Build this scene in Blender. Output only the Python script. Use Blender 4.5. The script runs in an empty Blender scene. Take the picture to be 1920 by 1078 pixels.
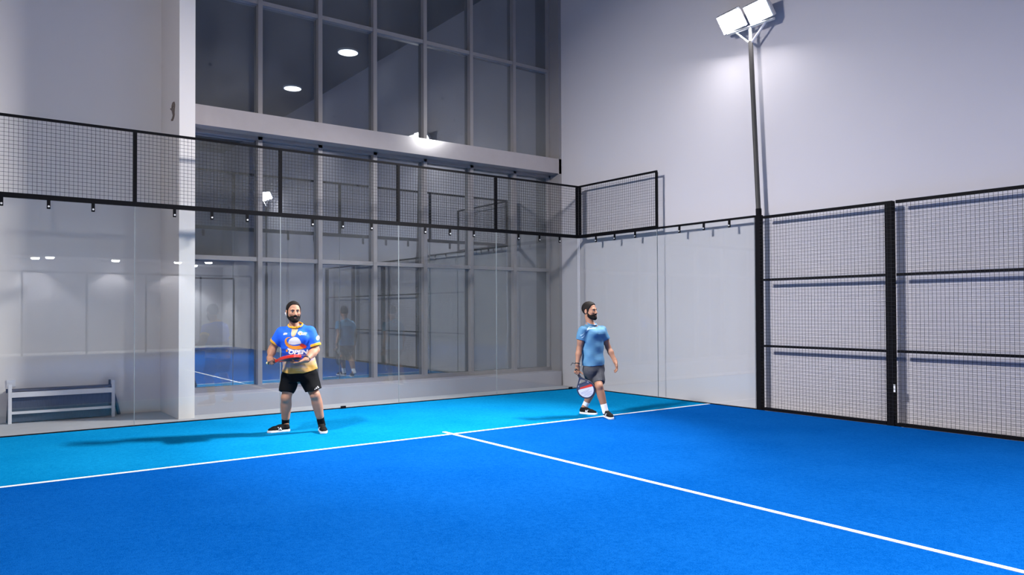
import bpy, math, random
import numpy as np
from mathutils import Vector, Matrix
from mathutils.bvhtree import BVHTree
random.seed(7)
SC = bpy.context.scene
COL = SC.collection
PI = math.pi

# ------------------------------------------------------------------ camera
CAM = np.array([-9.9814, -11.0033, 1.5427])
CROT = (1.5859, 0.0038, -0.6284)
FPX, SX, SY = 1407.0867, -27.4698, 22.6872
def rotm(rx, ry, rz):
    cx, sx, cy, sy, cz, sz = math.cos(rx), math.sin(rx), math.cos(ry), math.sin(ry), math.cos(rz), math.sin(rz)
    return np.array([[cz, -sz, 0], [sz, cz, 0], [0, 0, 1]]) @ np.array([[cy, 0, sy], [0, 1, 0], [-sy, 0, cy]]) @ np.array([[1, 0, 0], [0, cx, -sx], [0, sx, cx]])
CR = rotm(*CROT)
def ray(u, v):
    return CR @ np.array([(u - 960 - SX) / FPX, -(v - 539 - SY) / FPX, -1.0])
cd = bpy.data.cameras.new('camera')
cam = bpy.data.objects.new('camera', cd)
COL.objects.link(cam)
cam.location = CAM
cam.rotation_euler = CROT
cd.sensor_width = 36.0
cd.sensor_fit = 'HORIZONTAL'
cd.lens = 36.0 * FPX / 1920
cd.shift_x = -SX / 1920
cd.shift_y = SY / 1920
cd.clip_end = 200
SC.camera = cam

# ------------------------------------------------------------------ materials
def new_mat(name):
    m = bpy.data.materials.new(name)
    m.use_nodes = True
    nt = m.node_tree
    nt.nodes.clear()
    return m, nt, nt.nodes.new('ShaderNodeOutputMaterial')
def N(nt, typ, **kw):
    n = nt.nodes.new(typ)
    for k, v in kw.items():
        if k.startswith('i_'):
            n.inputs[k[2:].replace('_', ' ')].default_value = v
        else:
            setattr(n, k, v)
    return n
def plain(name, col, rough=0.6, metal=0.0, noise=0.08, scale=8.0, bump=0.0, bscale=60.0, spec=0.5, stretch=None, coat=0.0):
    m, nt, out = new_mat(name)
    b = N(nt, 'ShaderNodeBsdfPrincipled')
    b.inputs['Roughness'].default_value = rough
    b.inputs['Metallic'].default_value = metal
    b.inputs['Specular IOR Level'].default_value = spec
    b.inputs['Coat Weight'].default_value = coat
    tc = N(nt, 'ShaderNodeTexCoord')
    src = tc.outputs['Object']
    if stretch:
        mp = N(nt, 'ShaderNodeMapping')
        mp.inputs['Scale'].default_value = stretch
        nt.links.new(src, mp.inputs['Vector'])
        src = mp.outputs['Vector']
    nz = N(nt, 'ShaderNodeTexNoise')
    nz.inputs['Scale'].default_value = scale
    nz.inputs['Detail'].default_value = 5
    nt.links.new(src, nz.inputs['Vector'])
    mx = N(nt, 'ShaderNodeMix', data_type='RGBA')
    c = Vector(col)
    lo = [max(0, x * (1 - noise)) for x in c] + [1]
    hi = [min(1, x * (1 + noise)) for x in c] + [1]
    mx.inputs[6].default_value = lo
    mx.inputs[7].default_value = hi
    nt.links.new(nz.outputs['Fac'], mx.inputs[0])
    nt.links.new(mx.outputs[2], b.inputs['Base Color'])
    if bump:
        n2 = N(nt, 'ShaderNodeTexNoise')
        n2.inputs['Scale'].default_value = bscale
        n2.inputs['Detail'].default_value = 4
        nt.links.new(src, n2.inputs['Vector'])
        bp = N(nt, 'ShaderNodeBump')
        bp.inputs['Strength'].default_value = bump
        bp.inputs['Distance'].default_value = 0.01
        nt.links.new(n2.outputs['Fac'], bp.inputs['Height'])
        nt.links.new(bp.outputs['Normal'], b.inputs['Normal'])
    nt.links.new(b.outputs['BSDF'], out.inputs['Surface'])
    return m
def emit(name, col, s):
    m, nt, out = new_mat(name)
    e = N(nt, 'ShaderNodeEmission')
    e.inputs['Color'].default_value = (*col, 1)
    e.inputs['Strength'].default_value = s
    nt.links.new(e.outputs[0], out.inputs['Surface'])
    return m
def fresnel_fac(nt):
    g = N(nt, 'ShaderNodeNewGeometry')
    ior = N(nt, 'ShaderNodeMath', operation='MULTIPLY_ADD')
    ior.inputs[1].default_value = 1 / 1.5 - 1.5
    ior.inputs[2].default_value = 1.5
    nt.links.new(g.outputs['Backfacing'], ior.inputs[0])
    f = N(nt, 'ShaderNodeFresnel')
    nt.links.new(ior.outputs[0], f.inputs['IOR'])
    return f.outputs[0]
def glass(name, tint):
    m, nt, out = new_mat(name)
    t = N(nt, 'ShaderNodeBsdfTransparent')
    t.inputs['Color'].default_value = (*tint, 1)
    gl = N(nt, 'ShaderNodeBsdfGlossy')
    gl.inputs['Roughness'].default_value = 0.0
    mx = N(nt, 'ShaderNodeMixShader')
    nt.links.new(fresnel_fac(nt), mx.inputs[0])
    nt.links.new(t.outputs[0], mx.inputs[1])
    nt.links.new(gl.outputs[0], mx.inputs[2])
    nt.links.new(mx.outputs[0], out.inputs['Surface'])
    return m
def dark_window(name):
    """tinted, slightly dusty window at night: reflective, with specks and streaks of dirt"""
    m, nt, out = new_mat(name)
    tc = N(nt, 'ShaderNodeTexCoord')
    nz = N(nt, 'ShaderNodeTexNoise')
    nz.inputs['Scale'].default_value = 1.3
    nz.inputs['Detail'].default_value = 6
    nt.links.new(tc.outputs['Object'], nz.inputs['Vector'])
    r1 = N(nt, 'ShaderNodeValToRGB')
    r1.color_ramp.elements[0].position = 0.35
    r1.color_ramp.elements[0].color = (0.074, 0.076, 0.076, 1)
    r1.color_ramp.elements[1].position = 0.75
    r1.color_ramp.elements[1].color = (0.138, 0.141, 0.141, 1)
    nt.links.new(nz.outputs['Fac'], r1.inputs[0])
    vo = N(nt, 'ShaderNodeTexVoronoi')
    vo.inputs['Scale'].default_value = 3.2
    nt.links.new(tc.outputs['Object'], vo.inputs['Vector'])
    r2 = N(nt, 'ShaderNodeValToRGB')
    r2.color_ramp.elements[0].position = 0.06
    r2.color_ramp.elements[0].color = (0.45, 0.45, 0.45, 1)
    r2.color_ramp.elements[1].position = 0.12
    r2.color_ramp.elements[1].color = (1, 1, 1, 1)
    nt.links.new(vo.outputs['Distance'], r2.inputs[0])
    mu = N(nt, 'ShaderNodeMix', data_type='RGBA', blend_type='MULTIPLY')
    mu.inputs[0].default_value = 1
    nt.links.new(r1.outputs[0], mu.inputs[6])
    nt.links.new(r2.outputs[0], mu.inputs[7])
    df = N(nt, 'ShaderNodeBsdfDiffuse')
    nt.links.new(mu.outputs[2], df.inputs['Color'])
    gl = N(nt, 'ShaderNodeBsdfGlossy')
    gl.inputs['Roughness'].default_value = 0.01
    gl.inputs['Color'].default_value = (0.88, 0.94, 1.0, 1)
    f = N(nt, 'ShaderNodeMath', operation='MULTIPLY_ADD')
    f.inputs[1].default_value = 1.6
    f.inputs[2].default_value = 0.25
    f.use_clamp = True
    nt.links.new(fresnel_fac(nt), f.inputs[0])
    mx = N(nt, 'ShaderNodeMixShader')
    nt.links.new(f.outputs[0], mx.inputs[0])
    nt.links.new(df.outputs[0], mx.inputs[1])
    nt.links.new(gl.outputs[0], mx.inputs[2])
    nt.links.new(mx.outputs[0], out.inputs['Surface'])
    return m
def turf(name, col):
    """short sanded artificial grass"""
    m, nt, out = new_mat(name)
    tc = N(nt, 'ShaderNodeTexCoord')
    b = N(nt, 'ShaderNodeBsdfPrincipled')
    b.inputs['Roughness'].default_value = 0.95
    b.inputs['Specular IOR Level'].default_value = 0.0
    acc = None
    for sc, w in ((115.0, 0.55), (30.0, 0.27), (1.1, 0.18)):
        n = N(nt, 'ShaderNodeTexNoise')
        n.inputs['Scale'].default_value = sc
        n.inputs['Detail'].default_value = 3
        nt.links.new(tc.outputs['Object'], n.inputs['Vector'])
        ma = N(nt, 'ShaderNodeMath', operation='MULTIPLY_ADD')
        ma.inputs[1].default_value = w
        nt.links.new(n.outputs['Fac'], ma.inputs[0])
        if acc is None:
            ma.inputs[2].default_value = 0.0
        else:
            nt.links.new(acc, ma.inputs[2])
        acc = ma.outputs[0]
    r = N(nt, 'ShaderNodeValToRGB')
    c = Vector(col)
    r.color_ramp.elements[0].position = 0.40
    r.color_ramp.elements[0].color = (c[0] * 0.5, c[1] * 0.78, c[2] * 0.84, 1)
    r.color_ramp.elements[1].position = 0.60
    r.color_ramp.elements[1].color = (c[0] * 1.6 + 0.002, min(1, c[1] * 1.24), min(1, c[2] * 1.14), 1)
    nt.links.new(acc, r.inputs[0])
    nt.links.new(r.outputs[0], b.inputs['Base Color'])
    n3 = N(nt, 'ShaderNodeTexNoise')
    n3.inputs['Scale'].default_value = 160
    nt.links.new(tc.outputs['Object'], n3.inputs['Vector'])
    bp = N(nt, 'ShaderNodeBump')
    bp.inputs['Strength'].default_value = 0.5
    bp.inputs['Distance'].default_value = 0.006
    nt.links.new(n3.outputs['Fac'], bp.inputs['Height'])
    nt.links.new(bp.outputs['Normal'], b.inputs['Normal'])
    nt.links.new(b.outputs['BSDF'], out.inputs['Surface'])
    return m

WALLC = (0.50, 0.48, 0.51)
M = dict(
    wall=plain('painted_plaster', WALLC, 0.75, noise=0.025, scale=1.2, bump=0.05, bscale=25, spec=0.25),
    column=plain('column_plaster', (0.77, 0.73, 0.70), 0.7, noise=0.02, scale=1.5, spec=0.25),
    concrete=plain('concrete_floor', (0.46, 0.455, 0.475), 0.8, noise=0.10, scale=3, bump=0.1, bscale=40),
    ceiling=plain('ceiling_paint', (0.09, 0.09, 0.10), 0.9, noise=0.04),
    sill=plain('sill_paint', (0.35, 0.34, 0.375), 0.7, noise=0.03, scale=2),
    bronze=plain('bronze_aluminium', (0.24, 0.225, 0.23), 0.38, 0.0, noise=0.08, scale=4, spec=0.6),
    beam=plain('glossy_bronze_beam', (0.36, 0.325, 0.325), 0.17, 0.0, noise=0.06, scale=6, bump=0.035, bscale=9, spec=0.7),
    window=dark_window('tinted_window_glass'),
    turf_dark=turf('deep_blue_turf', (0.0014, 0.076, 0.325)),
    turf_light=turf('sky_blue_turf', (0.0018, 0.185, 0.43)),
    line=plain('white_turf', (0.84, 0.85, 0.88), 0.9, noise=0.05, scale=90, bump=0.3, bscale=150, spec=0.1),
    black=plain('black_powder_coat', (0.0035, 0.0035, 0.005), 0.6, noise=0.2, scale=30, spec=0.08),
    wire=plain('black_mesh_wire', (0.012, 0.012, 0.016), 0.6, noise=0.2, scale=30, spec=0.2),
    pole=plain('dark_pole_paint', (0.032, 0.030, 0.030), 0.45, noise=0.2, scale=10),
    steel=plain('galvanised_steel', (0.62, 0.62, 0.64), 0.32, 0.8, noise=0.08, scale=20),
    bolt=plain('bright_bolt_steel', (0.85, 0.85, 0.86), 0.3, 0.5, noise=0.03),
    glass=glass('court_glass', (0.965, 0.975, 0.972)),
    edge=plain('polished_glass_edge', (0.30, 0.33, 0.34), 0.3, noise=0.05),
    bench=plain('bench_white_paint', (0.62, 0.62, 0.66), 0.5, noise=0.04),
    slat=plain('bench_dark_slats', (0.085, 0.085, 0.105), 0.6, noise=0.25, scale=12),
    benchmesh=plain('bench_dark_mesh_cloth', (0.060, 0.072, 0.100), 0.8, noise=0.35, scale=30, stretch=(3, 1, 0.4)),
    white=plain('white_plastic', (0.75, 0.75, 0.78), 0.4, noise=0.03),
    scar=plain('bare_brown_plaster', (0.20, 0.155, 0.125), 0.9, noise=0.5, scale=40),
    tag=plain('white_tag_paper', (0.82, 0.82, 0.82), 0.6, noise=0.03),
    lamp=emit('flood_lamp_lens', (0.95, 0.95, 1.0), 40),
    disc=emit('ceiling_disc_diffuser', (0.88, 0.95, 1.0), 9),
    down=emit('downlight_lens', (0.95, 0.97, 1.0), 110),
)

# ------------------------------------------------------------------ mesh helpers
class MB:
    def __init__(s):
        s.v, s.f, s.mi = [], [], []
    def add(s, v, f, mi=0):
        o = len(s.v)
        s.v += [tuple(p) for p in v]
        s.f += [tuple(i + o for i in q) for q in f]
        s.mi += [mi] * len(f)
    def box(s, lo, hi, mi=0):
        x0, y0, z0 = lo
        x1, y1, z1 = hi
        s.add([(x0, y0, z0), (x1, y0, z0), (x1, y1, z0), (x0, y1, z0), (x0, y0, z1), (x1, y0, z1), (x1, y1, z1), (x0, y1, z1)],
              [(0, 3, 2, 1), (4, 5, 6, 7), (0, 1, 5, 4), (1, 2, 6, 5), (2, 3, 7, 6), (3, 0, 4, 7)], mi)
    def tube(s, p, q, r, n=10, r2=None, mi=0):
        p, q = Vector(p), Vector(q)
        r2 = r if r2 is None else r2
        d = (q - p).normalized()
        a = d.orthogonal().normalized()
        b = d.cross(a)
        v = []
        for c, rr in ((p, r), (q, r2)):
            for k in range(n):
                t = 2 * PI * k / n
                v.append(c + (a * math.cos(t) + b * math.sin(t)) * rr)
        f = [(k, (k + 1) % n, n + (k + 1) % n, n + k) for k in range(n)]
        f += [tuple(range(n - 1, -1, -1)), tuple(range(n, 2 * n))]
        s.add(v, f, mi)
    def bar(s, p, q, w, h, up=(0, 0, 1), mi=0):
        p, q = Vector(p), Vector(q)
        d = (q - p).normalized()
        a = d.cross(Vector(up)).normalized()
        b = a.cross(d)
        v = []
        for c in (p, q):
            for sa, sb in ((-1, -1), (1, -1), (1, 1), (-1, 1)):
                v.append(c + a * (sa * w / 2) + b * (sb * h / 2))
        s.add(v, [(0, 1, 2, 3), (7, 6, 5, 4), (0, 4, 5, 1), (1, 5, 6, 2), (2, 6, 7, 3), (3, 7, 4, 0)], mi)
    def prism(s, poly, lo, hi, axis=2, mi=0):
        """poly of 2D points extruded between lo and hi along axis"""
        n = len(poly)
        def P(a, b, c):
            return {0: (c, a, b), 1: (a, c, b), 2: (a, b, c)}[axis]
        v = [P(a, b, lo) for a, b in poly] + [P(a, b, hi) for a, b in poly]
        f = [tuple(range(n - 1, -1, -1)), tuple(range(n, 2 * n))] + [(k, (k + 1) % n, n + (k + 1) % n, n + k) for k in range(n)]
        s.add(v, f, mi)
    def build(s, name, mat, parent=None, smooth=False, bevel=0.0):
        me = bpy.data.meshes.new(name)
        me.from_pydata(s.v, [], s.f)
        for m in (mat if isinstance(mat, (list, tuple)) else [mat]):
            me.materials.append(m)
        me.polygons.foreach_set('material_index', s.mi)
        if smooth:
            me.polygons.foreach_set('use_smooth', [True] * len(me.polygons))
        me.update()
        o = bpy.data.objects.new(name, me)
        COL.objects.link(o)
        if parent is not None:
            o.parent = parent
        if bevel:
            bm = o.modifiers.new('bevel', 'BEVEL')
            bm.width = bevel
            bm.segments = 2
        return o
def thing(name, label, cat, loc=(0, 0, 0), rz=0.0, group=None):
    o = bpy.data.objects.new(name, None)
    o.empty_display_size = 0.1
    COL.objects.link(o)
    o.location = loc
    o.rotation_euler = (0, 0, rz)
    o['label'] = label
    o['category'] = cat
    if group:
        o['group'] = group
    return o
def tag(o, label, cat, group=None):
    o['label'] = label
    o['category'] = cat
    if group:
        o['group'] = group
    return o
def struct(o):
    o['kind'] = 'structure'
    return o
def sbox(name, lo, hi, mat):
    b = MB()
    b.box(lo, hi)
    return struct(b.build(name, mat))
def copy_tree(o, parent=None):
    c = o.copy()
    COL.objects.link(c)
    if parent is not None:
        c.parent = parent
    for ch in list(o.children):
        copy_tree(ch, c)
    return c

# ------------------------------------------------------------------ the room
XR, YB, ZC = 0.26, 1.62, 9.0
XL, YF = -14.5, -22.6
sbox('floor', (XL, YF, -0.2), (XR + 0.2, YB + 0.2, 0.0), M['concrete'])
sbox('ceiling', (XL, YF, ZC), (XR + 0.2, YB + 0.2, ZC + 0.2), M['ceiling'])
sbox('wall_right', (XR, YF, 0), (XR + 0.2, YB + 0.2, ZC), M['wall'])
sbox('wall_back_left', (XL, YB, 0), (-7.12, YB + 0.2, ZC), M['column'])
sbox('wall_left', (XL - 0.2, YF, 0), (XL, YB + 0.2, ZC), M['wall'])
sbox('wall_rear', (XL, YF - 0.2, 0), (XR + 0.2, YF, ZC), M['wall'])
sbox('wall_column', (-7.335, 0.45, 0), (-7.115, YB, ZC), M['column'])
sbox('wall_sill', (-7.115, 0.76, 0), (0.195, 1.3, 0.295), M['sill'])
sbox('trim_beam', (-7.115, 0.8, 4.385), (0.255, 1.32, 4.69), M['beam'])
sbox('trim_jamb', (0.19, 0.8, 0), (XR, 1.32, ZC), M['bronze'])
sbox('trim_jamb_left', (-7.115, 0.86, 0.295), (-7.06, 1.32, ZC), M['bronze'])
sbox('wall_back', (-7.12, 1.32, 0), (XR, 1.5, ZC), plain('dark_outer_wall', (0.02, 0.02, 0.025)))
MULL = [-5.945, -4.915, -3.88, -2.845, -1.80, -0.745]
def window(name, z0, z1, trans):
    w = MB()
    ww = MB()
    for za, zb in zip([z0] + trans, trans + [z1]):
        for xa, xb in zip([-7.06] + MULL, MULL + [0.19]):
            w.box((xa, 1.18, za), (xb, 1.2, zb))
    p = struct(w.build(name, M['window']))
    for x in MULL:
        ww.box((x - 0.036, 1.08, z0), (x + 0.036, 1.22, z1))
    for z in trans:
        ww.box((-7.06, 1.095, z - 0.034), (0.19, 1.22, z + 0.034))
    ww.box((-7.06, 1.07, z0), (0.19, 1.22, z0 + 0.07))
    ww.box((-7.06, 1.08, z1 - 0.05), (0.19, 1.22, z1))
    ww.box((-7.06, 1.08, z0), (-7.02, 1.22, z1))
    ww.box((0.15, 1.08, z0), (0.19, 1.22, z1))
    ww.build('window_frame', M['bronze'], p)
window('window_1', 4.69, ZC, [6.585])
window('window_2', 0.2955, 4.385, [2.395])
# soffit with downlights at the far end behind the camera
sbox('trim_soffit', (XL, YF, 3.62), (XR, -20.9, 3.9), M['wall'])

# damaged plaster on the column
b = MB()
def blob(pts, x):
    b.prism(pts, x - 0.012, x + 0.004, axis=0)
blob([(0.70, 4.60), (0.74, 4.655), (0.83, 4.66), (0.88, 4.63), (0.90, 4.575), (0.84, 4.585), (0.80, 4.62), (0.76, 4.56), (0.72, 4.55)], -7.335)
blob([(0.72, 4.56), (0.79, 4.57), (0.86, 4.585), (0.96, 4.605), (0.97, 4.59), (0.88, 4.55), (0.84, 4.50), (0.80, 4.455), (0.74, 4.47)], -7.335)
blob([(0.72, 4.475), (0.80, 4.47), (0.86, 4.43), (0.92, 4.42), (0.90, 4.40), (0.83, 4.39), (0.75, 4.43)], -7.335)
tag(b.build('plaster_scar', M['scar']), 'small ragged brown patch of broken plaster high on the pale column', 'wall damage')

# ------------------------------------------------------------------ the court
TZ = 0.02
SL = -3.13
CX = -4.955
turf_o = thing('court_turf', 'bright blue artificial turf carpet with white lines and a light blue strip', 'court surface')
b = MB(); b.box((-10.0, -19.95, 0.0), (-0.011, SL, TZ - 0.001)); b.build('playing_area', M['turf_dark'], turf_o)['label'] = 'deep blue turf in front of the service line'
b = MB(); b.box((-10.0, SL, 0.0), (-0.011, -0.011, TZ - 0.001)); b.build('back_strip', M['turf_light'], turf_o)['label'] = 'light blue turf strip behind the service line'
b = MB(); b.box((-10.0, SL - 0.025, 0.001), (-0.011, SL + 0.025, TZ + 0.002)); b.build('service_line', M['line'], turf_o)['label'] = 'white service line'
b = MB(); b.box((CX - 0.025, -9.95, 0.001), (CX + 0.025, SL + 0.2, TZ + 0.003)); b.build('centre_line', M['line'], turf_o)['label'] = 'white centre line ending just past the service line'

G = 0.012       # glass thickness
def frame_axes(side):
    """maps (along, out, z) to the world: back wall runs to -x with outside +y, right side runs to -y with outside +x"""
    if side == 'back':
        return lambda a, o, z: (-a, o, z)
    return lambda a, o, z: (o, -a, z)
def fbox(mb, fr, a0, a1, o0, o1, z0, z1, mi=0):
    p, q = fr(a0, o0, z0), fr(a1, o1, z1)
    mb.box([min(p[i], q[i]) for i in range(3)], [max(p[i], q[i]) for i in range(3)], mi)
def place(side, a):
    return frame_axes(side)(a, 0, 0)
def glass_panel(side, a0, a1, label, clamp=None):
    fr = frame_axes(side)
    loc = fr((a0 + a1) / 2, 0, 0)
    t = thing('glass_screen', label, 'glass panel', loc, 0, 'clear glass panels around the court')
    lf = (lambda a, o, z: tuple(np.subtract(fr(a, o, z), loc)))
    b = MB(); fbox(b, lf, max(a0 + 0.004, 0.014), a1 - 0.004, 0, G, 0.03, 2.965); b.build('pane', M['glass'], t)
    for e0 in (max(a0 + 0.001, 0.0125), a1 - 0.004):
        b = MB(); fbox(b, lf, e0, e0 + 0.003, 0, G, 0.03, 2.965); b.build('polished_edge', M['white'] if e0 < 0.05 else M['edge'], t)  # corner edges coloured white to stand in for the glint on polished glass
    b = MB(); fbox(b, lf, max(a0, 0.012), a1, -0.008, 0.03, 0.0, 0.03); b.build('base_channel', M['black'], t)
    if clamp is not None:
        b = MB(); fbox(b, lf, clamp - 0.04, clamp + 0.04, -0.035, -0.0085, TZ, 0.06); b.build('base_clamp', M['black'], t)
    return t
def brackets(lf, par, spots):
    for a in spots:
        b = MB()
        fbox(b, lf, a - 0.02, a + 0.02, -0.014, -0.001, 2.855, 2.966)
        br = b.build('bracket', M['black'], par)
        b = MB()
        p, q = Vector(lf(a, -0.014, 2.885)), Vector(lf(a, -0.026, 2.885))
        b.tube(p, q, 0.012, 10)
        b.build('bolt', M['bolt'], br)
def wires(mb, lf, a0, a1, z0, z1, o, pitch=0.05, r=0.0018):
    n = round((a1 - a0) / pitch)
    for k in range(1, n):
        a = a0 + (a1 - a0) * k / n
        fbox(mb, lf, a - r, a + r, o - r, o + r, z0, z1)
    n = round((z1 - z0) / pitch)
    for k in range(1, n):
        z = z0 + (z1 - z0) * k / n
        fbox(mb, lf, a0, a1, o - 3 * r, o - r, z - r, z + r)
def upper_mesh(side, a0, a1, label, spots, far_post=0.05):
    fr = frame_axes(side)
    loc = fr((a0 + a1) / 2, 0, 0)
    t = thing('mesh_screen', label, 'wire mesh panel', loc, 0, 'wire mesh panels above the glass')
    lf = (lambda a, o, z: tuple(np.subtract(fr(a, o, z), loc)))
    b = MB(); fbox(b, lf, a0, a1, 0, 0.03, 3.968, 4.0); b.build('top_rail', M['black'], t)
    b = MB(); fbox(b, lf, a0, a1, 0, 0.04, 2.967, 3.03); b.build('bottom_rail', M['black'], t)
    w0 = 0.045 if a0 == 0 else 0.0225
    b = MB(); fbox(b, lf, a0 + 0.001, a0 + w0, 0.0, 0.04, 3.03, 3.968); b.build('post', M['black'], t)
    b = MB(); fbox(b, lf, a1 - far_post / 2, a1 - 0.001, 0.0, 0.04, 3.03, 3.968); b.build('post', M['black'], t)
    b = MB(); wires(b, lf, a0 + 0.02, a1 - 0.02, 3.03, 3.968, -0.003); b.build('wire_mesh', M['wire'], t)
    brackets(lf, t, spots)
    return t
names_b = ['rightmost back glass panel, ending at the court corner',
           'second back glass panel from the court corner, between two window mullions',
           'third back glass panel from the court corner, right of the player in the orange-trimmed shirt',
           'fourth back glass panel from the court corner, behind the player in the orange-trimmed shirt',
           'leftmost back glass panel, in front of the grey bench']
names_m = ['rightmost wire mesh panel of the back wall, ending at the corner post',
           'back wire mesh panel second from the corner, in front of the dark window',
           'back wire mesh panel third from the corner, under the bright spot on the beam',
           'back wire mesh panel fourth from the corner, half over the pale column',
           'leftmost back wire mesh panel, in front of plain grey wall above the bench']
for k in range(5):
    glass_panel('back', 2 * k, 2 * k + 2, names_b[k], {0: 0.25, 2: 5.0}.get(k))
    upper_mesh('back', 2 * k, 2 * k + 2, names_m[k], [2 * k + 0.5, 2 * k + 1.0, 2 * k + 1.5])
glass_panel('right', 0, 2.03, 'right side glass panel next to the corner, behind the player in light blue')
glass_panel('right', 2.03, 4.0, 'right side glass panel between the mesh step and the tall light pole')
upper_mesh('right', 0, 2.03, 'short wire mesh panel on the right side, ending in a free edge', [0.5, 1.0, 1.52], 0.07)
fr = frame_axes('right')
loc = fr(3.0, 0, 0)
t = thing('glass_rail', 'thin black top rail with brackets over the right glass beside the pole', 'rail', loc)
lf = lambda a, o, z: tuple(np.subtract(fr(a, o, z), (0.0, -3.0, 0.0)))
b = MB(); fbox(b, lf, 2.035, 4.0, 0, 0.03, 2.967, 3.0); b.build('top_rail', M['black'], t)
brackets(lf, t, [2.54, 3.05, 3.55])

# side fence bays
def fence(a0, a1, label, gusset):
    loc = fr((a0 + a1) / 2, 0, 0)
    t = thing('fence_bay', label, 'wire mesh fence', loc, 0, 'wire mesh fence bays on the right side')
    lf = lambda a, o, z: tuple(np.subtract(fr(a, o, z), loc))
    def rail(nm, z, h, o0=0.012, o1=0.05):
        b = MB(); fbox(b, lf, a0 + (0.05 if a0 < 5 else 0.002), a1 - 0.05, o0, o1, z - h / 2, z + h / 2); b.build(nm, M['black'], t)
    rail('top_rail', 2.955, 0.04)
    rail('middle_rail', 2.0, 0.034)
    rail('middle_rail', 0.995, 0.034)
    rail('bottom_rail', 0.042, 0.045, 0.0, 0.05)
    b = MB(); wires(b, lf, a0 + 0.002, a1 + (0.088 if gusset else 0.04), 0.055, 2.94, -0.001); b.build('wire_mesh', M['wire'], t)
    # end post
    b = MB(); fbox(b, lf, a1 - 0.05, a1 + 0.045, 0.01, 0.10, 0.0, 2.975); p = b.build('post', M['black'], t)
    if gusset:
        b = MB()
        q = [lf(a1 + 0.045, 0.02, 0.03), lf(a1 + 0.09, 0.02, 0.03), lf(a1 + 0.045, 0.02, 0.16)]
        q2 = [lf(a1 + 0.045, 0.03, 0.03), lf(a1 + 0.09, 0.03, 0.03), lf(a1 + 0.045, 0.03, 0.16)]
        b.add(q + q2, [(0, 1, 2), (5, 4, 3), (0, 3, 4, 1), (1, 4, 5, 2), (2, 5, 3, 0)])
        b.build('gusset', M['black'], p)
        b = MB(); fbox(b, lf, a1 - 0.05, a1 + 0.09, 0.052, 0.10, 0.0, 0.012); b.build('base_plate', M['black'], p)
        b = MB(); b.tube(lf(a1 + 0.07, 0.07, 0.012), lf(a1 + 0.07, 0.07, 0.05), 0.016, 8); b.build('anchor_bolt', M['black'], p)
        b = MB(); fbox(b, lf, a1 + 0.045, a1 + 0.066, 0.004, 0.012, 0.46, 0.56); tg = b.build('tag', M['tag'], p); tg['label'] = 'small white tag'
    return t
fence(4.095, 6.04, 'wire mesh fence bay between the light pole and the double post', True)
fence(6.132, 8.04, 'rightmost wire mesh fence bay, cut by the right edge of the photo', False)
fence(8.086, 10.04, 'wire mesh fence bay nearest the net line, on the right side', False)

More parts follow.
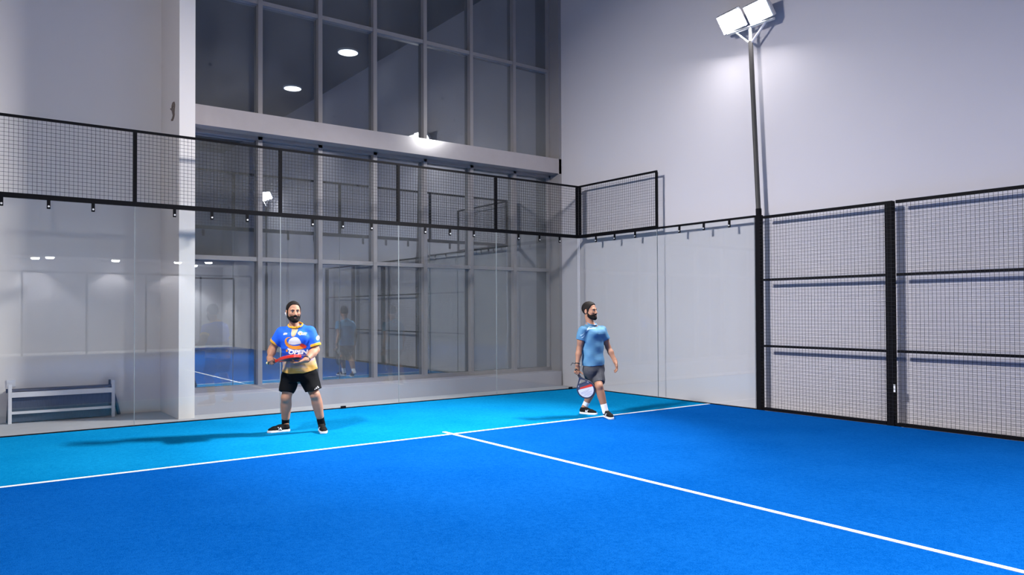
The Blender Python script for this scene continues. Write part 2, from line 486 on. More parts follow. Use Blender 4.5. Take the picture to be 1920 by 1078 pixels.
# ------------------------------------------------------------------ light poles
FLOOD_W = 150
SPILL_W = 26
def area(name, par, loc, rot, sx, sy, w, col=(1.0, 0.972, 0.965), spread=180):
    L = bpy.data.lights.new(name, 'AREA')
    L.shape = 'RECTANGLE'
    L.size, L.size_y = sx, sy
    L.energy = w
    L.color = col
    L.spread = math.radians(spread)
    o = bpy.data.objects.new(name, L)
    COL.objects.link(o)
    o.location = loc
    o.rotation_euler = rot
    if par is not None:
        o.parent = par
    return o
def light_pole(label, x, y, inward, lean=0.0, group='tall floodlight poles', aim=0.0, power=1.0, tilt=60):
    """inward = +1 when the court lies towards +x, -1 when towards -x"""
    t = thing('light_pole', label, 'light pole', (x, y, 0), 0, group)
    b = MB(); b.box((-0.045, -0.045, 0), (0.045, 0.045, 3.0)); b.build('square_post', M['black'], t, bevel=0.006)
    top = Vector((0, lean, 5.72))
    b = MB(); b.tube((0, 0, 2.95), top, 0.036, 14); sh = b.build('shaft', M['pole'], t, smooth=False)
    b = MB(); b.tube((0, 0, 2.93), (0, 0.004, 3.1), 0.043, 14); b.build('collar', M['black'], sh)
    yc = lean
    bar_z = 5.95
    b = MB(); b.tube(top, (0, lean + 0.004, bar_z), 0.026, 12); b.build('spigot', M['steel'], t)
    b = MB(); b.tube((0, yc - 0.42, bar_z), (0, yc + 0.42, bar_z), 0.022, 12); b.build('crossbar', M['steel'], t)
    for s in (-1, 1):
        b = MB(); b.tube((0, yc, 5.68), (0, yc + s * 0.27, bar_z - 0.01), 0.019, 10); b.build('brace', M['steel'], t)
    til = math.radians(tilt)
    for s in (-1, 1):
        c = Vector((inward * 0.10, yc + 0.05 + s * 0.250, bar_z + 0.15))
        hx, hy = inward * math.cos(aim), math.sin(aim)
        nrm = Vector((hx * math.sin(til), hy * math.sin(til), -math.cos(til)))
        upv = Vector((hx * math.cos(til), hy * math.cos(til), math.sin(til)))
        b = MB()
        b.bar(c - nrm * 0.075, c, 0.465, 0.32, up=upv)
        hd = b.build('floodlight', M['steel'], t, bevel=0.012)
        b = MB()
        b.bar(c, c + nrm * 0.004, 0.43, 0.28, up=upv)
        b.build('lens', M['lamp'], hd)
        for q in (-1, 1):
            b = MB(); b.bar((0, c.y + q * 0.12, bar_z), c - nrm * 0.055 - upv * 0.12 + Vector((0, q * 0.12, 0)), 0.012, 0.03, up=(0, 1, 0))
            b.build('yoke_arm', M['steel'], hd)
        rot = nrm.to_track_quat('-Z', 'Y').to_euler()
        # area light local Y along world y after tracking: size order checked below
        for nm, wt, sp_, dd in (('flood_lamp', FLOOD_W * power, 84, 0.012), ('spill_lamp', SPILL_W * power, 180, 0.014)):
            if nm == 'spill_lamp':
                t2 = math.radians(47)
                rot = Vector((hx * math.sin(t2), hy * math.sin(t2), -math.cos(t2))).to_track_quat('-Z', 'Y').to_euler()
            a = area(nm, hd, c + nrm * (dd if sp_ < 180 else 0.09), rot, 0.28, 0.42, wt, spread=sp_)
            mt = a.rotation_euler.to_matrix()
            if abs(mt.col[0].y) > abs(mt.col[1].y):
                a.data.size, a.data.size_y = 0.42, 0.28
    return t
light_pole('tall dark light pole with two glaring floodlights at the right side of the court', 0.05, -4.05, -1, 0.12, aim=math.radians(10), power=1.6, tilt=56)
light_pole('light pole on the left side of the court, opposite the lit pole', -10.05, -4.05, 1, 0.0, aim=math.radians(5), power=1.0, tilt=58)
light_pole('light pole at the far right end of the court', 0.05, -15.95, -1, 0.0, aim=math.radians(35), power=1.45, tilt=51)
light_pole('light pole at the far left end of the court', -10.05, -15.95, 1, 0.0, aim=math.radians(18), power=0.95, tilt=51)

# ceiling discs and downlights
def disc_light(x, y, k, watts=0):
    t = thing('ceiling_light', ['round white ceiling light near the right wall, nearer the window', 'round white ceiling light near the right wall, farther from the window',
                                'round white ceiling light over the far end of the court', 'unseen round ceiling light added over the middle of the court to brighten the turf'][k], 'ceiling light', (x, y, ZC), 0, 'round ceiling lights')
    b = MB(); b.tube((0, 0, -0.05), (0, 0, 0), 0.30, 32); b.build('rim', M['white'], t)
    b = MB(); b.tube((0, 0, -0.058), (0, 0, -0.05), 0.27, 32); b.build('diffuser', M['disc'], t)
    if watts:
        a = area('ceiling_lamp', t, (0, 0, -0.07), (0, 0, 0), 0.5, 0.5, watts, spread=78)
        a.data.shape = 'DISK'
disc_light(-0.85, -6.43, 0)
disc_light(-0.87, -10.7, 1, 50)
disc_light(-0.86, -15.0, 2)
disc_light(-6.6, -9.9, 3, 280)  # added disc, out of view, only there to brighten the foreground turf
for k, (x, y) in enumerate(((-7.05, -21.3), (-7.47, -21.9), (-4.75, -21.9), (-2.42, -21.9), (-1.35, -21.3))):
    t = thing('downlight', 'small round downlight in the soffit over the far wall', 'downlight', (x, y, 3.62), 0, 'downlights along the far soffit')
    b = MB(); b.tube((0, 0, -0.012), (0, 0, 0), 0.17, 20); b.build('trim_ring', M['white'], t)
    b = MB(); b.tube((0, 0, -0.07), (0, 0, -0.012), 0.12, 20, 0.15); b.build('lens', M['down'], t)
    L = bpy.data.lights.new('downlight_spot', 'SPOT')
    L.energy = 450
    L.spot_size = math.radians(100)
    L.spot_blend = 0.4
    L.shadow_soft_size = 0.06
    lo = bpy.data.objects.new('downlight_spot', L)
    COL.objects.link(lo)
    lo.location = (0, -0.25, -0.05)
    lo.parent = t

# far end rail of the court (seen mirrored in the back glass)
t = thing('end_rail', 'black top rail of the far end of the court', 'rail', (-5, -20, 0))
b = MB(); b.box((-5, -0.03, 2.96), (5, 0.03, 3.03)); b.build('top_rail', M['black'], t)
for k in range(6):
    b = MB(); b.box((-5 + 2 * k - 0.03, -0.03, 0), (-5 + 2 * k + 0.03, 0.03, 2.96)); b.build('post', M['black'], t)

# ------------------------------------------------------------------ bench and socket behind the left glass
t = thing('bench', 'low grey metal bench with dark slats standing against the wall behind the glass', 'bench', (-8.69, 1.35, 0))
L_, R_ = -0.635, 0.645
def bl(x, y, z):
    return (x, y, z)
for sx in (L_, R_):
    b = MB(); b.box((sx - 0.022, -0.045 if sx > 0 else 0.03, 0), (sx + 0.022, 0.0 if sx > 0 else 0.075, 0.545)); b.build('front_leg', M['bench'], t, bevel=0.004)
    b = MB(); b.bar((sx, 0.115, 0.44), (sx + 0.12 * (1 if sx > 0 else -0.15), 0.235, 0.0), 0.03, 0.04); b.build('rear_leg', M['slat'], t)
    b = MB(); b.box((sx - 0.045, 0.08, 0.43), (sx - 0.018, 0.11, 0.545 if sx > 0 else 0.485)); b.build('arm_bracket', M['slat'], t)
def fyl(x):
    return 0.05 + (x - L_) / (R_ - L_) * (-0.075)
b = MB(); b.bar((L_, fyl(L_), 0.40), (R_, fyl(R_), 0.40), 0.04, 0.07); b.build('front_rail', M['bench'], t)
b = MB(); b.bar((L_, fyl(L_), 0.15), (R_, fyl(R_), 0.15), 0.03, 0.036); b.build('lower_rail', M['bench'], t)
for k in range(4):
    y = 0.045 + 0.05 * k
    b = MB(); b.bar((L_, y + fyl(L_), 0.455), (R_, y + fyl(R_), 0.455), 0.04, 0.025); b.build('seat_slat', M['slat'], t)
b = MB(); b.bar((L_ + 0.02, 0.035 + fyl(L_), 0.22), (R_ - 0.02, 0.035 + fyl(R_), 0.22), 0.012, 0.40); b.build('skirt', M['benchmesh'], t)['label'] = 'dark mesh skirt'
t = thing('wall_socket', 'white square power socket on the wall above the left end of the bench', 'wall socket', (-9.30, YB, 0.545))
b = MB(); b.box((-0.055, -0.012, -0.05), (0.055, 0, 0.05)); b.build('cover_plate', M['white'], t, bevel=0.003)
b = MB(); b.box((-0.03, -0.016, -0.025), (0.03, -0.012, 0.025)); b.build('outlet', M['white'], t)

# ------------------------------------------------------------------ people: bodies grown as one smooth skin from a distance field
class Field:
    def __init__(s, lo, hi, h):
        s.lo, s.h = np.array(lo, float), h
        s.n = np.ceil((np.array(hi) - s.lo) / h).astype(int) + 1
        s.a = np.full(s.n, 0.08, np.float32)
        s.ax = [(s.lo[i] + h * np.arange(s.n[i])).astype(np.float32) for i in range(3)]
    def sub(s, lo, hi, m=0.05):
        sl, P = [], []
        for i in range(3):
            a = max(0, int(math.floor((lo[i] - m - s.lo[i]) / s.h)))
            b = min(s.n[i], int(math.ceil((hi[i] + m - s.lo[i]) / s.h)) + 1)
            if b <= a + 1:
                return None, None
            sl.append(slice(a, b))
        P = [s.ax[0][sl[0]][:, None, None], s.ax[1][sl[1]][None, :, None], s.ax[2][sl[2]][None, None, :]]
        return tuple(sl), P
    def put(s, prim, k=0.012, op='add'):
        fn, lo, hi = prim
        sl, P = s.sub(lo, hi)
        if sl is None:
            return
        d = fn(*P).astype(np.float32)
        o = s.a[sl]
        if op == 'add':
            hh = np.maximum(k - np.abs(o - d), 0) / k
            s.a[sl] = np.minimum(o, d) - hh * hh * k * 0.25
        elif op == 'cut':
            d = -d
            hh = np.maximum(k - np.abs(o - d), 0) / k
            s.a[sl] = np.maximum(o, d) + hh * hh * k * 0.25
    def clip(s, fn):
        """keep only where fn <= 0"""
        s.a = np.maximum(s.a, fn(s.ax[0][:, None, None], s.ax[1][None, :, None], s.ax[2][None, None, :]).astype(np.float32))
    def mesh(s):
        a = s.a
        a[0], a[-1], a[:, 0], a[:, -1], a[:, :, 0], a[:, :, -1] = [np.maximum(q, 0.001) for q in (a[0], a[-1], a[:, 0], a[:, -1], a[:, :, 0], a[:, :, -1])]
        ins = a < 0
        n = a.shape
        c = np.zeros((n[0] - 1, n[1] - 1, n[2] - 1), np.int8)
        for i in (0, 1):
            for j in (0, 1):
                for k in (0, 1):
                    c += ins[i:n[0] - 1 + i, j:n[1] - 1 + j, k:n[2] - 1 + k]
        idx = np.argwhere((c > 0) & (c < 8))
        vid = np.full(c.shape, -1, np.int64)
        vid[tuple(idx.T)] = np.arange(len(idx))
        pos = np.zeros((len(idx), 3))
        cnt = np.zeros(len(idx))
        cor = [(i, j, k) for i in (0, 1) for j in (0, 1) for k in (0, 1)]
        val = {q: a[idx[:, 0] + q[0], idx[:, 1] + q[1], idx[:, 2] + q[2]] for q in cor}
        for q in cor:
            for ax in range(3):
                if q[ax] == 0:
                    r = list(q); r[ax] = 1; r = tuple(r)
                    va, vb = val[q], val[r]
                    m = (va < 0) != (vb < 0)
                    t = np.where(m, va / np.where(m, va - vb, 1), 0)
                    p = np.repeat(np.array(q, float)[None], len(idx), 0)
                    p[:, ax] += t
                    pos[m] += p[m]
                    cnt[m] += 1
        pos = (pos / cnt[:, None] + idx) * s.h + s.lo
        faces = []
        for ax in range(3):
            u, v = (ax + 1) % 3, (ax + 2) % 3
            sA = [slice(None)] * 3; sB = [slice(None)] * 3
            sA[ax] = slice(0, n[ax] - 1); sB[ax] = slice(1, n[ax])
            A, B = ins[tuple(sA)], ins[tuple(sB)]
            e = np.argwhere(A != B)
            e = e[(e[:, u] > 0) & (e[:, v] > 0) & (e[:, u] < n[u] - 1) & (e[:, v] < n[v] - 1)]
            if not len(e):
                continue
            fl = A[tuple(e.T)]
            def w(du, dv):
                q = e.copy(); q[:, u] -= du; q[:, v] -= dv
                return vid[tuple(q.T)]
            quad = np.stack([w(1, 1), w(0, 1), w(0, 0), w(1, 0)], 1)
            quad[~fl] = quad[~fl][:, ::-1]
            faces.append(quad)
        return pos, np.concatenate(faces)
    def build(s, name, mat, parent):
        v, f = s.mesh()
        me = bpy.data.meshes.new(name)
        me.vertices.add(len(v)); me.vertices.foreach_set('co', v.astype(np.float32).ravel())
        me.loops.add(f.size); me.loops.foreach_set('vertex_index', f.astype(np.int32).ravel())
        me.polygons.add(len(f)); me.polygons.foreach_set('loop_start', np.arange(0, f.size, 4, dtype=np.int32))
        me.polygons.foreach_set('use_smooth', np.ones(len(f), bool))
        me.update(calc_edges=True)
        me.validate()
        me.materials.append(mat)
        o = bpy.data.objects.new(name, me)
        COL.objects.link(o)
        o.parent = parent
        return o
A_ = np.asarray
def rc(a, b, ra, rb):
    a, b = A_(a, float), A_(b, float)
    d = b - a
    L2 = max(float(d @ d), 1e-9)
    def fn(X, Y, Z):
        t = np.clip(((X - a[0]) * d[0] + (Y - a[1]) * d[1] + (Z - a[2]) * d[2]) / L2, 0, 1)
        return np.sqrt((X - a[0] - t * d[0]) ** 2 + (Y - a[1] - t * d[1]) ** 2 + (Z - a[2] - t * d[2]) ** 2) - (ra + (rb - ra) * t)
    r = max(ra, rb)
    return fn, np.minimum(a, b) - r, np.maximum(a, b) + r
def sph(c, r):
    return rc(c, A_(c, float) + [0, 0, 1e-4], r, r)
def ell(c, rad, R=None):
    c, rad = A_(c, float), A_(rad, float)
    R = np.eye(3) if R is None else R
    def fn(X, Y, Z):
        x, y, z = X - c[0], Y - c[1], Z - c[2]
        q = [R[0, i] * x + R[1, i] * y + R[2, i] * z for i in range(3)]
        k0 = np.sqrt(sum((q[i] / rad[i]) ** 2 for i in range(3)))
        k1 = np.sqrt(sum((q[i] / rad[i] ** 2) ** 2 for i in range(3))) + 1e-6
        return k0 * (k0 - 1) / k1
    m = rad.max()
    return fn, c - m, c + m
def loft(levels, yaw=0.0, top=0.03, e=2.3):
    """levels: (z, cx, cy, a, b) rising; flat cut bottom, soft top"""
    lv = A_(levels, float)
    cy_, sy_ = math.cos(yaw), math.sin(yaw)
    def fn(X, Y, Z):
        z = np.clip(Z, lv[0, 0], lv[-1, 0])
        cx, cy, a, b = [np.interp(z.ravel(), lv[:, 0], lv[:, i]).reshape(z.shape) for i in (1, 2, 3, 4)]
        x, y = X - cx, Y - cy
        u, v = cy_ * x + sy_ * y, -sy_ * x + cy_ * y
        k = (np.abs(u / a) ** e + np.abs(v / b) ** e) ** (1 / e)
        d = (k - 1) * np.minimum(a, b) * 0.9
        dz = np.maximum(lv[0, 0] - Z, Z - lv[-1, 0])
        return np.maximum(d, dz)
    m = max(lv[:, 3].max(), lv[:, 4].max())
    return fn, A_([lv[:, 1].min() - m, lv[:, 2].min() - m, lv[0, 0]]), A_([lv[:, 1].max() + m, lv[:, 2].max() + m, lv[-1, 0]])
def cutcap(a, b, ra, rb, end_n=None):
    """tapered limb cover, flat at the b end"""
    fn0, lo, hi = rc(a, A_(b, float) + (A_(b, float) - A_(a, float)) * 0.3, ra, rb + (rb - ra) * 0.3)
    b = A_(b, float)
    n = (b - A_(a, float)) if end_n is None else A_(end_n, float)
    n = n / np.linalg.norm(n)
    def fn(X, Y, Z):
        return np.maximum(fn0(X, Y, Z), (X - b[0]) * n[0] + (Y - b[1]) * n[1] + (Z - b[2]) * n[2])
    return fn, lo, hi
def band(a, b, r0, r1, t):
    """flat-ended ring-like sleeve between a and b"""
    a, b = A_(a, float), A_(b, float)
    n = (b - a) / np.linalg.norm(b - a)
    f0, lo, hi = rc(a - n * 0.05, b + n * 0.05, r0, r1)
    def fn(X, Y, Z):
        q = (X - a[0]) * n[0] + (Y - a[1]) * n[1] + (Z - a[2]) * n[2]
        return np.maximum(f0(X, Y, Z), np.maximum(-q, q - np.linalg.norm(b - a)))
    return fn, lo, hi
def unit(v):
    v = A_(v, float)
    return v / np.linalg.norm(v)
def rot_about(v, ax, ang):
    v, ax = A_(v, float), unit(ax)
    return v * math.cos(ang) + np.cross(ax, v) * math.sin(ang) + ax * (ax @ v) * (1 - math.cos(ang))
def hand(F, wrist, d, nrm, s, curls, thumb, size=1.0):
    """d: wrist to knuckles, nrm: out of the palm, s: little finger towards index; curls: (base, mid, tip) per finger, index first"""
    d = unit(d); nrm = unit(A_(nrm) - d * (A_(nrm) @ d)); s = unit(np.cross(d, nrm)) * (1 if np.cross(d, nrm) @ A_(s) > 0 else -1)
    w = A_(wrist, float)
    F.put(rc(w - d * 0.02, w + d * 0.02, 0.027 * size, 0.027 * size), 0.02)
    for o in (-0.026, -0.009, 0.009, 0.026):
        F.put(rc(w + d * 0.012 + s * o * 0.7, w + d * (0.086 - abs(o) * 0.2) * size + s * o, 0.0165 * size, 0.0135 * size), 0.014)
    L = [(0.042, 0.026, 0.021), (0.047, 0.029, 0.022), (0.043, 0.027, 0.021), (0.034, 0.021, 0.019)]
    for i in range(4):
        o = (0.029, 0.0095, -0.0095, -0.028)[i]
        p = w + d * (0.084, 0.088, 0.085, 0.077)[i] * size + s * o
        ang = 0
        for j in range(3):
            ang += curls[i][j]
            q = p + rot_about(d, np.cross(d, nrm), ang) * L[i][j] * size
            r = (0.0092, 0.0083, 0.0075)[j] * size * (0.9 if i == 3 else 1)
            F.put(rc(p, q, r * 1.04, r * 0.96), 0.003)
            p = q
    p = w + d * 0.025 + s * 0.027
    F.put(rc(w + d * 0.015 + s * 0.012, p + d * 0.01, 0.019, 0.015), 0.014)
    for (ds, dd, dn, l), r in zip(thumb, (0.0125, 0.0105, 0.009)):
        q = p + unit(s * ds + d * dd + nrm * dn) * l * size
        F.put(rc(p, q, r, r * 0.9), 0.005)
        p = q
# head, in its own frame: face towards -y, eyes at z = 0, scaled and turned afterwards
def head_prims():
    P = []
    P.append((ell((0, 0.012, 0.030), (0.077, 0.097, 0.088)), 0.02, 'add'))
    P.append((ell((0, -0.030, -0.040), (0.063, 0.062, 0.078)), 0.03, 'add'))
    for s in (-1, 1):
        P.append((rc((s * 0.054, -0.012, -0.062), (s * 0.020, -0.074, -0.104), 0.017, 0.019), 0.025, 'add'))
        P.append((sph((s * 0.044, -0.064, -0.028), 0.019), 0.02, 'add'))
    P.append((sph((0, -0.079, -0.104), 0.020), 0.02, 'add'))
    P.append((rc((-0.040, -0.077, 0.020), (0.040, -0.077, 0.020), 0.012, 0.012), 0.015, 'add'))
    for s in (-1, 1):
        P.append((ell((s * 0.031, -0.098, -0.001), (0.018, 0.014, 0.010)), 0.012, 'cut'))
    P.append((rc((0, -0.088, 0.008), (0, -0.109, -0.034), 0.0085, 0.0125), 0.012, 'add'))
    for s in (-1, 1):
        P.append((sph((s * 0.012, -0.098, -0.039), 0.0085), 0.008, 'add'))
    P.append((rc((-0.018, -0.089, -0.066), (0.018, -0.089, -0.066), 0.0065, 0.0065), 0.008, 'add'))
    P.append((rc((-0.015, -0.088, -0.077), (0.015, -0.088, -0.077), 0.0075, 0.0075), 0.007, 'add'))
    for s in (-1, 1):
        P.append((ell((s * 0.082, 0.014, -0.014), (0.010, 0.020, 0.032)), 0.008, 'add'))
        P.append((ell((s * 0.091, 0.008, -0.012), (0.007, 0.009, 0.017)), 0.006, 'cut'))
    return P
class HeadFrame:
    def __init__(s, c, yaw, pitch=0.0, roll=0.0, k=1.0):
        s.c, s.k = A_(c, float), k
        s.R = rotm(0, 0, yaw) @ rotm(pitch, 0, 0) @ rotm(0, roll, 0)
    def p(s, q):
        return s.c + s.k * (s.R @ A_(q, float))
    def prim(s, pr):
        fn, lo, hi = pr
        R, c, k = s.R, s.c, s.k
        def g(X, Y, Z):
            x, y, z = (X - c[0]) / k, (Y - c[1]) / k, (Z - c[2]) / k
            return fn(R[0, 0] * x + R[1, 0] * y + R[2, 0] * z, R[0, 1] * x + R[1, 1] * y + R[2, 1] * z, R[0, 2] * x + R[1, 2] * y + R[2, 2] * z) * k
        m = (A_(lo) + A_(hi)) / 2
        r = np.linalg.norm(A_(hi) - A_(lo)) / 2 * k
        cc = s.p(m)
        return g, cc - r, cc + r
def local_head(h=0.0032, ears=True):
    F = Field((-0.115, -0.135, -0.15), (0.115, 0.13, 0.145), h)
    pl = head_prims()
    for pr, k, op in (pl if ears else pl[:-4]):
        F.put(pr, k, op)
    return F
def hair_mesh(name, region, off, mat, parent, hf):
    F = local_head(ears=False)
    F.a = F.a - off
    F.clip(region)
    o = F.build(name, mat, parent)
    me = o.data
    v = np.empty(len(me.vertices) * 3, np.float32)
    me.vertices.foreach_get('co', v)
    v = (v.reshape(-1, 3) * hf.k) @ hf.R.T + hf.c
    me.vertices.foreach_set('co', v.astype(np.float32).ravel())
    me.update()
    return o
def smooth_blob(name, prims, mat, parent, h=0.003, k=0.004):
    lo = np.min([p[1] for p in prims], 0) - 3 * h
    hi = np.max([p[2] for p in prims], 0) + 3 * h
    F = Field(lo, hi, h)
    for p in prims:
        F.put(p, k)
    return F.build(name, mat, parent)

SKIN1 = plain('tan_skin', (0.37, 0.178, 0.106), 0.62, noise=0.10, scale=14, bump=0.05, bscale=120)
SKIN2 = plain('brown_skin', (0.31, 0.148, 0.088), 0.62, noise=0.10, scale=14, bump=0.05, bscale=120)
HAIR = plain('black_hair', (0.008, 0.006, 0.0055), 0.75, noise=0.5, scale=60, bump=0.25, bscale=220, spec=0.15)
EYEW = plain('eye_white', (0.22, 0.185, 0.165), 0.5, noise=0.02)
IRIS = plain('dark_iris', (0.02, 0.012, 0.008), 0.2, noise=0.2)
LIP = plain('lip', (0.40, 0.16, 0.125), 0.5, noise=0.08)
BLACKCLOTH = plain('black_sport_cloth', (0.0045, 0.005, 0.006), 0.85, noise=0.2, scale=30, bump=0.5, bscale=7, spec=0.1)
GOLD = plain('golden_rib_cloth', (0.74, 0.36, 0.018), 0.8, noise=0.08, scale=40)
WHITECLOTH = plain('white_cloth_print', (0.70, 0.71, 0.75), 0.8, noise=0.05, scale=40)
ORANGE = plain('orange_print', (0.78, 0.27, 0.015), 0.7, noise=0.25, scale=22)
REDP = plain('red_print', (0.58, 0.030, 0.012), 0.7, noise=0.25, scale=22)
NAVY = plain('navy_print', (0.012, 0.018, 0.16), 0.7, noise=0.2, scale=30)
SOLE = plain('white_rubber_sole', (0.72, 0.72, 0.72), 0.6, noise=0.05)
SHOEB = plain('black_knit_shoe', (0.008, 0.007, 0.007), 0.85, noise=0.3, scale=60, bump=0.4, bscale=200, spec=0.15)
SOCKW = plain('white_sock', (0.80, 0.80, 0.82), 0.9, noise=0.04, scale=60, bump=0.4, bscale=90)
GREYCLOTH = plain('dark_grey_heather', (0.058, 0.060, 0.070), 0.85, noise=0.35, scale=60, bump=0.4, bscale=8, stretch=(0.5, 0.5, 2.5), spec=0.15)
DARKSTRAP = plain('black_rubber_strap', (0.01, 0.01, 0.012), 0.5, noise=0.1)
def shirt_blue_gold():
    """royal blue shirt that turns golden towards the hem through streaks, with navy flecks and a gold streak below the collar"""
    m, nt, out = new_mat('blue_gold_print')
    b = N(nt, 'ShaderNodeBsdfPrincipled')
    b.inputs['Roughness'].default_value = 0.75
    b.inputs['Specular IOR Level'].default_value = 0.25
    tc = N(nt, 'ShaderNodeTexCoord')
    sp = N(nt, 'ShaderNodeSeparateXYZ')
    nt.links.new(tc.outputs['Object'], sp.inputs[0])
    mp = N(nt, 'ShaderNodeMapping')
    mp.inputs['Rotation'].default_value = (0, math.radians(24), 0)
    mp.inputs['Scale'].default_value = (5, 5, 26)
    nt.links.new(tc.outputs['Object'], mp.inputs['Vector'])
    nz = N(nt, 'ShaderNodeTexNoise')
    nz.inputs['Scale'].default_value = 1.0
    nz.inputs['Detail'].default_value = 4
    nt.links.new(mp.outputs[0], nz.inputs['Vector'])
    def math_(op, a, bb=None, c=None, clamp=False):
        n = N(nt, 'ShaderNodeMath', operation=op)
        n.use_clamp = clamp
        for i, q in enumerate((a, bb, c)):
            if q is None:
                continue
            if isinstance(q, (int, float)):
                n.inputs[i].default_value = q
            else:
                nt.links.new(q, n.inputs[i])
        return n.outputs[0]
    zz = math_('MULTIPLY_ADD', nz.outputs['Fac'], 0.34, math_('MULTIPLY_ADD', sp.outputs['X'], -0.13, sp.outputs['Z']))
    r = N(nt, 'ShaderNodeValToRGB')
    cr = r.color_ramp
    stops = [(0.0, (0.47, 0.255, 0.035)), (0.22, (0.50, 0.28, 0.06)), (0.34, (0.48, 0.32, 0.16)), (0.44, (0.33, 0.25, 0.31)), (0.52, (0.06, 0.06, 0.32)), (0.62, (0.010, 0.045, 0.36)), (0.80, (0.014, 0.115, 0.72))]
    cr.elements[0].position = stops[0][0]; cr.elements[0].color = (*stops[0][1], 1)
    cr.elements[1].position = stops[-1][0]; cr.elements[1].color = (*stops[-1][1], 1)
    for p_, c_ in stops[1:-1]:
        e = cr.elements.new(p_); e.color = (*c_, 1)
    fac = math_('MULTIPLY_ADD', zz, 2.0, -1.75, clamp=True)
    nt.links.new(fac, r.inputs[0])
    nt.links.new(r.outputs[0], b.inputs['Base Color'])
    n2 = N(nt, 'ShaderNodeTexNoise')
    n2.inputs['Scale'].default_value = 9
    n2.inputs['Detail'].default_value = 2
    nt.links.new(tc.outputs['Object'], n2.inputs['Vector'])
    bp = N(nt, 'ShaderNodeBump')
    bp.inputs['Strength'].default_value = 0.5
    bp.inputs['Distance'].default_value = 0.02
    nt.links.new(n2.outputs['Fac'], bp.inputs['Height'])
    nt.links.new(bp.outputs[0], b.inputs['Normal'])
    nt.links.new(b.outputs[0], out.inputs[0])
    return m
SHIRT1 = shirt_blue_gold()
SHIRT2 = plain('light_blue_heather', (0.078, 0.200, 0.335), 0.7, noise=0.13, scale=3, bump=0.16, bscale=7, stretch=(1.5, 1.5, 14), spec=0.2)
PLACKET = plain('gold_streak_print', (0.50, 0.36, 0.22), 0.8, noise=0.45, scale=18, stretch=(3, 3, 0.6))
PALEBLUE = plain('pale_blue_streak', (0.45, 0.62, 0.76), 0.8, noise=0.2, scale=30)

YAW = CROT[2]
class Figure:
    """local frame: x to the right and y away as the photographer stands, z up; origin on the ground between the feet"""
    def __init__(s, name, label, loc):
        s.root = thing(name, label, 'person', loc, YAW)
        s.loc = A_(loc, float)
        s.RL = rotm(0, 0, -YAW)
        f = CR @ np.array([0, 0, -1.0])
        s.fwd = f
        s.dep = (s.loc - CAM) @ f
    def at(s, u, v, dy):
        d = ray(u, v)
        return s.RL @ (CAM + d * (s.dep + dy) - s.loc)
    def world(s, p):
        return s.RL.T @ A_(p, float) + s.loc
def shoe(fig, heel, toe, name, mat_logo, side_sign, ankle, pitch=0.0, side_mark=True):
    """heel and toe: ground points (local); returns the shoe"""
    heel, toe = A_(heel, float), A_(toe, float)
    L = 0.292
    d = toe - heel; d[2] = 0; d = unit(d)
    s = A_([-d[1], d[0], 0])
    base = heel.copy(); base[2] = TZ
    up = A_([0, 0, 1.0])
    def P(a, b, c):
        return base + d * a + s * b + up * c
    def outline(z0, z1, grow):
        pts = [((0.040, 0.0), 0.034), ((0.19, -0.006 * side_sign), 0.046), ((0.245, 0.004 * side_sign), 0.040), ((0.11, 0.0), 0.035)]
        prims = [(rc(P(a[0], a[1], 0.0), P(b_[0], b_[1], 0.0), ra + grow, rb + grow)) for (a, ra), (b_, rb) in ((pts[0], pts[3]), (pts[3], pts[1]), (pts[1], pts[2]))]
        fns = [p[0] for p in prims]
        def fn(X, Y, Z):
            zz = np.full_like(Z, base[2])
            q = np.minimum(np.minimum(fns[0](X, Y, zz), fns[1](X, Y, zz)), fns[2](X, Y, zz))
            lift = 0.0
            zc = base[2] + (z0 + z1) / 2
            return np.maximum(q, np.abs(Z - zc) - (z1 - z0) / 2)
        lo = np.min([p[1] for p in prims], 0); hi = np.max([p[2] for p in prims], 0)
        return fn, A_([lo[0], lo[1], base[2] + z0]), A_([hi[0], hi[1], base[2] + z1])
    up_prims = [rc(P(0.042, 0, 0.05), P(0.13, 0, 0.048), 0.036, 0.040), rc(P(0.13, 0, 0.044), P(0.20, -0.004 * side_sign, 0.036), 0.040, 0.041),
                rc(P(0.20, -0.004 * side_sign, 0.034), P(0.248, 0.003 * side_sign, 0.030), 0.040, 0.032), rc(P(0.05, 0, 0.06), P(0.062, 0, 0.093), 0.037, 0.037),
                rc(P(0.065, 0, 0.085), P(0.15, 0, 0.058), 0.028, 0.030)]
    lo = np.min([p[1] for p in up_prims], 0) - 0.01; hi = np.max([p[2] for p in up_prims], 0) + 0.01
    F = Field(lo, hi, 0.004)
    for p in up_prims:
        F.put(p, 0.02)
    zb = base[2] + 0.022
    F.clip(lambda X, Y, Z: (zb - Z) + 0 * X + 0 * Y)
    F.clip(lambda X, Y, Z: (Z - (base[2] + 0.098)) + 0 * X + 0 * Y)
    o = F.build('shoe', SHOEB, fig.root)
    fn, lo, hi = outline(0.001, 0.030, 0.004)
    F = Field(lo - 0.01, hi + 0.01, 0.004)
    F.put((fn, lo, hi), 0.004)
    F.build('sole', SOLE, o)
    for k in range(4):
        a = 0.105 + 0.026 * k
        z = 0.092 - 0.011 * k
        b = MB(); b.tube(P(a, -0.022, z - 0.008), P(a + 0.006, 0.022, z - 0.008), 0.0035, 6); b.build('lace', mat_logo if k == 0 else SHOEB, o)
    return o, P
